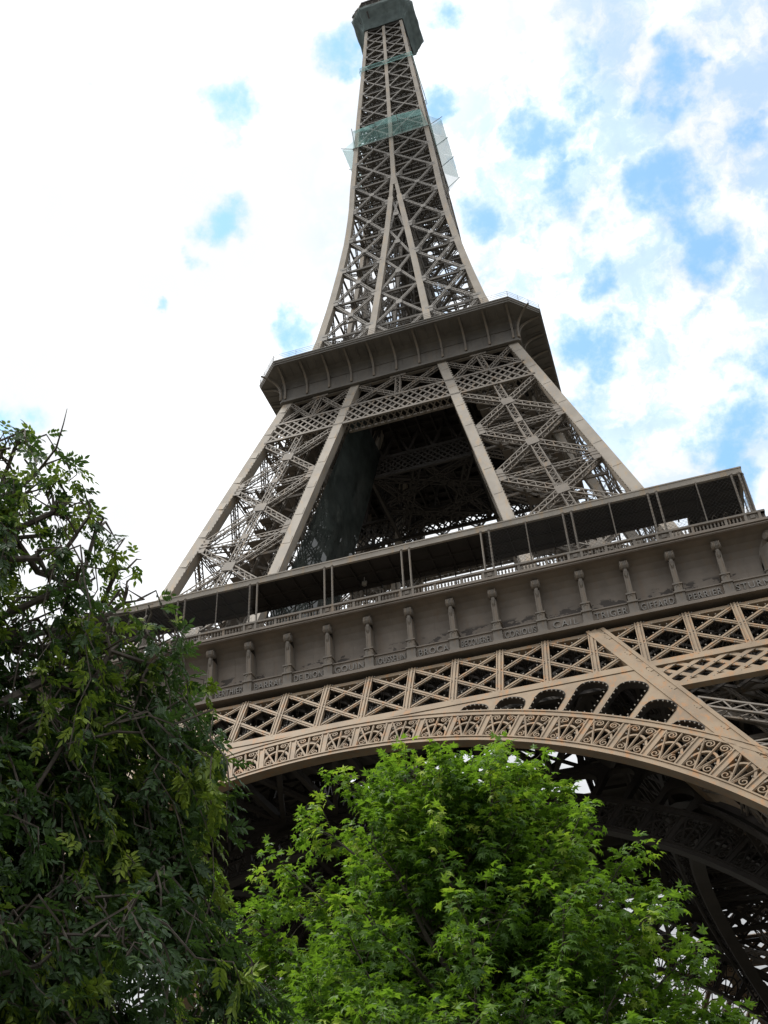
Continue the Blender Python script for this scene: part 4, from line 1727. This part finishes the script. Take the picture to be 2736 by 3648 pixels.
for qi, r in enumerate(ROT):
    RM = np.array(Matrix.Rotation(r, 3, 'Z'))
    hi_, zi, ho_, zo, zt_ = HU(189.6) + .15, 189.6, HU(189.6) + 2.7, 191.8, 195.9
    for seg, (u0_, u1_) in enumerate(((-1, -.35), (-.35, .3), (.3, 1))):
        A = [V3((u0_ * hi_, -hi_, zi)), V3((u1_ * hi_, -hi_, zi)), V3((u1_ * ho_ * .68, -ho_, zo + [.2, .9, .1][seg])), V3((u0_ * ho_ * .68, -ho_, zo + [-.2, .6, .8][seg]))]
        sheet(cm_, *[RM @ p_ for p_ in A], 12, 6, -.6, (0, 0, 1), .16, seg + qi)
        ht = HU(zt_) + .2
        B = [A[3], A[2], V3((u1_ * ht * .9, -ht, zt_ - .6 * seg)), V3((u0_ * ht * .9, -ht, zt_ - .3))]
        sheet(cm_, *[RM @ p_ for p_ in B], 12, 6, .5, RM @ V3((0, 1, 0)), .16, seg + qi + 9)
    for u_ in (-1, -.35, .3, 1):
        pl_.tube([RM @ V3((u_ * hi_ * .95, -hi_ + .4, zi + .3)), RM @ V3((u_ * ho_ * .69, -ho_ - .25, zo + .5))], .07, 5)
    pl_.tube([RM @ V3((-hi_, -hi_, zi)), RM @ V3((hi_, -hi_, zi))], .11, 5)
for me, nm, mt in ((cm_, 'netting', M['net_teal']), (pl_, 'outrigger_pole', M['grey_metal'])):
    o = me.build(nm, mt, cnet)
    o.location = (0, 0, -190)
ln = MB()
for y0_, y1_ in ((0, 1),):
    zt_, zb_ = 106.5, 59.5

    def XI(z, e): return -BMi(z) + e
    sheet(ln, (XI(zb_, .5), -HM(zb_) + 1.3, zb_), (XI(zb_, .5), -BMi(zb_) - .2, zb_), (XI(zt_, .5), -BMi(zt_) - .2, zt_), (XI(zt_, .5), -HM(zt_) + 1.3, zt_), 30, 40, .6, (1, 0, 0), .09, 5)
o = ln.build('scaffold_net', M['net_green'])
tag(o, 'dark green net hung down the inner side of the left middle leg', 'safety net')

# floodlights under the gallery ceiling
fl = empty('floodlight', (-1.3, -34.4, 64.2))
tag(fl, 'small white floodlight hung under the gallery ceiling behind the open middle bays', 'floodlight')
f1 = MB()
f1.tube([(0, 0, 0), (0, 0, -.5)], .05, 6)
f1.bar((-.28, 0, -.5), (.28, 0, -.5), (0, 0, 1), .08, .08)
f1.bar((-.28, 0, -.5), (-.28, 0, -.85), (-1, 0, 0), .08, .05)
f1.bar((.28, 0, -.5), (.28, 0, -.85), (1, 0, 0), .08, .05)
f1.build('bracket', M['grey_metal'], fl)
f2 = MB()
f2.add([(-.24, -.1, -.62), (.24, -.1, -.62), (.24, -.2, -1.1), (-.24, -.2, -1.1), (-.16, .3, -.75), (.16, .3, -.75), (.16, .25, -1.0), (-.16, .25, -1.0)],
       [(0, 1, 2, 3), (7, 6, 5, 4), (0, 4, 5, 1), (1, 5, 6, 2), (2, 6, 7, 3), (3, 7, 4, 0)])
f2.build('lamp_head', M['lamp'], fl)

# ------------------------------------------------------------------ ground
gd = MB()
n_ = 64
gd.add([(0, 0, 0)] + [(2500 * math.cos(2 * math.pi * i / n_), 2500 * math.sin(2 * math.pi * i / n_), 0) for i in range(n_)],
       [(0, 1 + i, 1 + (i + 1) % n_) for i in range(n_)])
o = gd.build('ground', M['ground'])
o['kind'] = 'structure'


# ------------------------------------------------------------------ trees
def rand_dirs(k):
    v = rng.normal(size=(k, 3))
    return v / np.linalg.norm(v, axis=1, keepdims=True)


def leaves_mesh(name, mat, pos, axis, nrm, size, tint, outline, faces, curl=.25):
    """one mesh of many leaves: outline in (across, along) units, bent down towards its edge"""
    axis = axis / (np.linalg.norm(axis, axis=1, keepdims=True) + 1e-9)
    nrm = nrm - (nrm * axis).sum(1, keepdims=True) * axis
    nrm /= np.linalg.norm(nrm, axis=1, keepdims=True) + 1e-9
    side = np.cross(axis, nrm)
    O = np.array(outline, dtype=float)      # k,2 or k,3
    k = len(O)
    h = O[:, 2] if O.shape[1] > 2 else -curl * (O[:, 0] ** 2 + (O[:, 1] * .8) ** 2)
    vs = pos[:, None, :] + size[:, None, None] * (side[:, None, :] * O[None, :, 0, None] + axis[:, None, :] * O[None, :, 1, None] + nrm[:, None, :] * h[None, :, None])
    F = np.array(faces, dtype=np.int32)
    m = len(pos)
    loops = (F[None] + (k * np.arange(m, dtype=np.int32))[:, None, None]).reshape(-1)
    lens = np.full(m * len(F), F.shape[1], dtype=np.int32)
    return raw_mesh(name, vs.reshape(-1, 3), loops, lens, mat, False, np.repeat(tint, k))


# star leaf of the sweetgum: a centre and ten rim points (five lobes)
star = [(0, .42, .0)]
for i in range(5):
    a = math.radians(-112 + 56 * i)
    L_ = [.62, .68, .72, .68, .62][i]
    star.append((math.sin(a) * L_, .42 + math.cos(a) * L_, -.16))
    if i < 4:
        b = a + math.radians(28)
        star.append((math.sin(b) * .27, .42 + math.cos(b) * .27, .01))
star.append((0, 0.02, .02))                  # leaf stalk notch
star_f = [(0, i, i + 1) for i in range(1, 10)] + [(0, 10, 1)]
# leaflet folded along its midrib
lf = [(0, 0, 0), (-.2, .3, .05), (-.17, .62, .03), (0, 1, -.1), (.17, .62, .03), (.2, .3, .05), (0, .45, -.02)]
lf_f = [(0, 6, 1), (1, 6, 2), (2, 6, 3), (3, 6, 4), (4, 6, 5), (5, 6, 0)]


def limb(mb, a, b, r0_, r1_, bend=.15, k=7, nseg=8):
    a, b = V3(a), V3(b)
    Ln = np.linalg.norm(b - a)
    j1, j2 = rng.normal(size=3) * bend * Ln * .5, rng.normal(size=3) * bend * Ln * .5
    pts = []
    for t in np.linspace(0, 1, nseg):
        pts.append(a + (b - a) * t + j1 * math.sin(math.pi * t) + j2 * math.sin(2 * math.pi * t) * .4)
    mb.tube(pts, list(np.linspace(r0_, r1_, nseg)), k)
    return pts


def sweetgum():
    base = V3((20.8, -101.35, 0))
    t = empty('sweetgum_tree', tuple(base))
    tag(t, 'bright green broad tree with star-shaped leaves in front of the arch', 'tree')
    ZR = [2.4, 3.2, 4.2, 5.2, 6.2, 7.0, 7.7, 8.4, 8.9, 9.4, 9.8, 10.0]
    RR = [1.5, 2.8, 3.45, 3.55, 3.2, 2.7, 2.2, 1.75, 1.35, .9, .5, .1]
    wood, twig = MB(), MB()
    limb(wood, (0, 0, -.1), (.05, -.05, 9.0), .2, .03, .03, 9, 12)
    clus, cdir, ctint = [], [], []
    # upright leading shoots that make the uneven outline
    lead = [(-.75, -.2, 10.0), (.55, .1, 9.95), (1.5, .3, 9.75), (-1.7, -.5, 9.5), (-2.4, -.7, 8.9), (2.0, .5, 8.85), (2.45, .2, 8.35), (-2.9, -.8, 8.2),
            (.1, -.9, 9.3), (1.0, -1.0, 9.1), (-.8, -1.1, 9.1), (2.9, .4, 7.8), (-3.6, -1.2, 7.4), (3.4, .6, 7.0), (0, .9, 9.5), (1.6, 1.2, 8.9), (-1.6, 1.0, 8.9),
            (-3.7, -.6, 6.8), (3.6, .2, 6.1), (3.9, .4, 5.3), (-1.2, .2, 9.75), (1.05, -.2, 9.7), (3.2, -.6, 6.6), (-3.3, .5, 7.9)]
    ends = [V3(p) for p in lead]
    for i in range(58):                      # lobes of the crown, each with a few limbs of its own
        z = 2.8 + 6.6 * ((i * .618) % 1)
        R = np.interp(z, ZR, RR) * (.68 + .3 * rng.random())
        a = i * 2.399 + .4 * rng.normal()
        c_ = V3((R * math.cos(a), R * math.sin(a), z))
        for j in range(2):
            ends.append(c_ + rng.normal(size=3) * V3((.3, .3, .26)))
    for i in range(80):
        z = 2.8 + 6.6 * rng.random()
        R = np.interp(z, ZR, RR) * (.35 + .62 * rng.random())
        a = rng.random() * 6.283
        ends.append(V3((R * math.cos(a), R * math.sin(a), z)))
    for p in ((3.0, .3, 5.6), (3.4, -.3, 5.0), (2.6, -.8, 5.6), (3.2, .8, 5.8), (3.5, 0, 4.6), (2.2, -1, 6.2), (3.0, -.9, 4.6), (3.8, .6, 5.0), (2.4, .9, 6.6), (2.7, .1, 6.4),
              (1.7, -1.4, 5.4), (2.3, -1.5, 4.6), (3.3, .2, 4.1), (-3.0, -1.1, 6.4), (-3.5, -.4, 6.0), (-2.6, -1.4, 5.4), (-3.6, .3, 5.2)):
        ends.append(V3(p))
    for e in ends:
        R = math.hypot(e[0], e[1])
        z0_ = max(1.6, e[2] - .75 * R - .4 - .7 * rng.random())
        pts = limb(wood, (0.02, 0, z0_), e, .028 + .012 * R, .008, .08, 5, 8)
        D = unit(pts[-1] - pts[-3])
        Ln = np.linalg.norm(e - pts[0])
        # twigs off the limb, leaf bunches at their ends
        m = int(7 + Ln * 5)
        for j in range(m):
            f = .3 + .7 * (j + rng.random()) / m
            i0 = min(6, int(f * 7))
            q_ = pts[i0] + (pts[i0 + 1] - pts[i0]) * (f * 7 - i0)
            od = unit(q_ * V3((1, 1, 0)) + 1e-6)
            d_ = unit(rng.normal(size=3) * .75 + od * .55 + V3((0, 0, .5)))
            ln_ = .25 + .5 * rng.random()
            en = q_ + d_ * ln_
            twig.tube([q_, q_ + d_ * ln_ * .5 + V3((0, 0, .03)), en], [.008, .006, .004], 4)
            clus.append(en)
            cdir.append(d_)
        clus.append(e)
        cdir.append(unit(D + V3((0, 0, .6))))
    clus, cdir = np.array(clus), np.array(cdir)
    rad_ = np.hypot(clus[:, 0], clus[:, 1]) / np.maximum(.3, np.interp(clus[:, 2], ZR, RR))
    nc = len(clus)
    per = 15
    C = np.repeat(clus, per, 0)
    Dd = np.repeat(cdir, per, 0)
    k = len(C)
    d_ = rand_dirs(k) + Dd * .9
    d_ /= np.linalg.norm(d_, axis=1, keepdims=True)
    pos = C + d_ * (.05 + .2 * rng.random((k, 1))) - Dd * .28 * rng.random((k, 1))
    ax = d_ * .7 + rng.normal(size=(k, 3)) * .25 + np.array((0, 0, -.42))
    nr = np.array((0, 0, 1.0)) + d_ * .55 + rng.normal(size=(k, 3)) * .28
    size = .115 + .055 * rng.random(k)
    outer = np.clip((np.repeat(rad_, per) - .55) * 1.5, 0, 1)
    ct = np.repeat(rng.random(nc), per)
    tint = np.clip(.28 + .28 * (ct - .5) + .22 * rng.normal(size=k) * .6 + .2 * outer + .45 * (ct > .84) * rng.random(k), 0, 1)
    me = leaves_mesh('crown', M['leaf_gum'], pos, ax, nr, size, tint, star, star_f)
    o = bpy.data.objects.new('crown', me)
    COL.objects.link(o)
    o.parent = t
    wood.build('trunk', M['bark'], t)
    twig.build('twigs', M['twig'], t)
    return t


sweetgum()


def hanging_tree():
    base = V3((17.75, -113.6, 0))
    t = empty('weeping_tree', tuple(base))
    tag(t, 'dark weeping tree with twisted bare limbs and hanging feathery leaves, left of the tower', 'tree')
    lat_ = V3((.84, .54, 0))                 # towards the right of the view
    dep = V3((-.54, .84, 0))                 # away from the viewer
    wood, twig = MB(), MB()
    trunk = limb(wood, (0, 0, -.1), lat_ * .2 + V3((0, 0, 4.6)), .24, .15, .08, 10, 8)
    ZR = [2.2, 3.4, 4.1, 5.0, 5.8, 6.3, 6.9, 7.4, 7.9, 8.3, 8.8, 9.2]
    RR = [4.75, 4.55, 4.2, 3.95, 3.8, 3.5, 3.1, 2.7, 2.3, 1.9, 1.5, 1.0]
    ends = []
    for i in range(84):
        a = i * 2.399
        z = 3.3 + 5.6 * ((i + .5) / 84)
        R = np.interp(z, ZR, RR) * (.5 + .45 * rng.random())
        ends.append((R * math.cos(a), R * .6 * math.sin(a), z))
    for (u, v, z) in ((3.7, .2, 4.6), (4.0, .2, 4.0), (4.1, .4, 3.6), (4.2, .9, 3.3), (4.0, .6, 3.0), (3.6, .9, 3.0), (3.0, .5, 2.8), (2.4, .8, 3.0), (3.5, .3, 5.3), (3.4, .2, 6.0), (3.2, .3, 6.4), (3.0, .2, 6.7), (3.0, .9, 3.6), (2.2, 1.0, 3.8), (3.5, 1.2, 3.4), (1.6, .6, 3.4), (2.6, .2, 3.2), (3.2, -.4, 3.3), (2.0, -.5, 3.5), (3.8, .5, 3.2), (2.8, 1.4, 4.4), (2.1, .3, 5.2), (3.35, .4, 6.8), (3.4, .5, 6.4), (3.35, .4, 5.9), (3.4, .5, 5.3), (3.2, .6, 6.1), (3.0, .6, 7.0)):
        ends.append((u, v, z))
    leafy = len(ends)
    for (u, v, z) in ((1.85, 0, 8.7), (1.7, .2, 8.85), (2.1, 0, 8.4), (2.45, .1, 8.2), (2.75, 0, 7.8), (3.0, .1, 7.45), (3.1, .3, 7.2), (3.3, .3, 6.85), (2.3, .3, 7.9), (1.7, -.2, 8.6),
                      (1.9, .4, 8.2), (2.6, -.3, 7.5), (3.0, .4, 7.0), (2.0, -.1, 7.8), (3.4, .2, 6.5)):
        ends.append((u, v, z))
    pos, ax, nr, sz, tn = [], [], [], [], []

    def pinnate(p, d, n, L_, tint, nl=4):
        """a feathered leaf: pairs of leaflets and one at the tip"""
        d = unit(d)
        n = unit(n - (n @ d) * d)
        s = np.cross(d, n)
        for j in range(nl):
            f = .25 + .62 * j / nl
            q_ = p + d * L_ * f + V3((0, 0, -.12 * L_ * f * f))
            for sg in (-1, 1):
                pos.append(q_)
                ax.append(d * .62 + s * sg * .8 + V3((0, 0, -.18)) + rng.normal(size=3) * .1)
                nr.append(n + rng.normal(size=3) * .22)
                sz.append(.06 + .028 * rng.random())
                tn.append(tint + .1 * rng.normal())
        pos.append(p + d * L_ * .9 + V3((0, 0, -.1 * L_)))
        ax.append(d + V3((0, 0, -.2)))
        nr.append(n + rng.normal(size=3) * .2)
        sz.append(.078)
        tn.append(tint)

    for ei, e in enumerate(ends):
        bare = ei >= leafy
        u, v, z = e
        E_ = lat_ * u + dep * v + V3((0, 0, z))
        z0_ = min(4.5, max(2.6, z - 2.6))
        s0 = trunk[min(7, int(z0_ / 4.6 * 7))]
        # crooked limb
        m = 9
        pts = [s0]
        for j in range(1, m + 1):
            f = j / m
            q_ = s0 + (E_ - s0) * f + V3((0, 0, .5 * math.sin(math.pi * f))) + rng.normal(size=3) * (.17 if bare else .13) * (f < 1)
            pts.append(q_)
        wood.tube(pts, list(np.linspace(.065 if bare else .045, .022 if bare else .009, m + 1)), 6)
        # short crooked twigs on the upper side, nearly bare
        for j in range(20 if bare else 2):
            q_ = pts[rng.integers(4, m + 1)]
            a_ = q_ + rng.normal(size=3) * .09 + V3((0, 0, .06))
            b_ = a_ + rng.normal(size=3) * .09 + V3((0, 0, .05))
            c_ = b_ + rng.normal(size=3) * .08
            twig.tube([q_, a_, b_, c_], [.016, .012, .008, .004], 4)
            if rng.random() < .5:
                for _ in range(3):
                    pinnate(c_ + rng.normal(size=3) * .04, rng.normal(size=3) + V3((0, 0, -.3)), V3((0, 0, 1)) + rng.normal(size=3) * .3, .16, .6 + .4 * rng.random(), 3)
        # hanging shoots
        nh = 3 if bare else (22 if z < 6.4 else 7)
        for j in range(nh):
            i0 = int(rng.integers(4, m + 1))
            q_ = pts[i0]
            hd = unit(lat_ * (u + rng.normal() * 1.0) + dep * (v * 1.4 + rng.normal() * .8))
            out_ = .25 + .5 * rng.random()
            Lh = (.4 + 1.8 * rng.random() ** 1.3) * min(1.0, (q_[2] - 1.8) / 3)
            hp = []
            for f in np.linspace(0, 1, 8):
                hp.append(q_ + hd * out_ * (1 - (1 - f) ** 2.2) + V3((0, 0, .18 * math.sin(min(1, f * 3) * math.pi) - Lh * max(0, f - .12) ** 1.15)) + rng.normal(size=3) * .035 + hd * .12 * math.sin(f * 4 + j))
            twig.tube(hp, list(np.linspace(.011, .003, 8)), 4)
            sl = np.linalg.norm(np.diff(np.array(hp), axis=0), axis=1).sum()
            nlv = int(sl / .062)
            young = rng.random() < (.6 if q_[2] > 5.2 else .16)
            for kk in range(nlv):
                f = (kk + .6) / nlv
                if f < .1 and rng.random() < .6:
                    continue
                x_ = f * 7
                i1 = min(6, int(x_))
                p_ = hp[i1] + (hp[i1 + 1] - hp[i1]) * (x_ - i1)
                dd = hd * .4 + rng.normal(size=3) * .55 + V3((0, 0, -.55))
                nn = V3((0, 0, .8)) + hd * .5 + rng.normal(size=3) * .35
                tint = (.72 + .2 * rng.random()) if (young and f > .55) else .2 + .28 * rng.random()
                pinnate(p_, dd, nn, .15 + .06 * rng.random(), tint, 4)
    me = leaves_mesh('crown', M['leaf_ash'], np.array(pos), np.array(ax), np.array(nr), np.array(sz), np.clip(np.array(tn), 0, 1), lf, lf_f)
    o = bpy.data.objects.new('crown', me)
    COL.objects.link(o)
    o.parent = t
    wood.build('trunk', M['bark'], t)
    twig.build('twigs', M['twig'], t)
    return t


hanging_tree()


def small_tree(base, h, r, n_end, label, seed):
    t = empty('dark_leaved_tree', base)
    tag(t, label, 'tree')
    wood = MB()
    limb(wood, (0, 0, -.1), (0, 0, h * .8), .13, .03, .05, 7, 8)
    C = []
    for i in range(n_end):
        z = h * (.3 + .7 * rng.random())
        R = r * math.sqrt(max(.05, 1 - ((z / h - .5) / .52) ** 2)) * (.3 + .7 * rng.random() ** .6)
        a = rng.random() * 6.283
        e = V3((R * math.cos(a), R * math.sin(a), z))
        pts = limb(wood, (0, 0, max(.8, z - R * .8 - .3)), e, .03, .006, .1, 5, 6)
        for j in range(6):
            C.append(pts[rng.integers(2, 6)] + rng.normal(size=3) * .18)
    C = np.repeat(np.array(C), 15, 0)
    k = len(C)
    d_ = rand_dirs(k)
    pos = C + d_ * .17 * rng.random((k, 1))
    me = leaves_mesh('crown', M['leaf_dark'], pos, d_ + np.array((0, 0, -.3)), np.array((0, 0, 1.)) + rng.normal(size=(k, 3)) * .5, .06 + .04 * rng.random(k), rng.random(k), lf, lf_f)
    o = bpy.data.objects.new('crown', me)
    COL.objects.link(o)
    o.parent = t
    wood.build('trunk', M['bark'], t)


small_tree((16.6, -100.5, 0), 7.4, 1.6, 110, 'small dark green tree between the weeping tree and the star-leaved tree', 3)
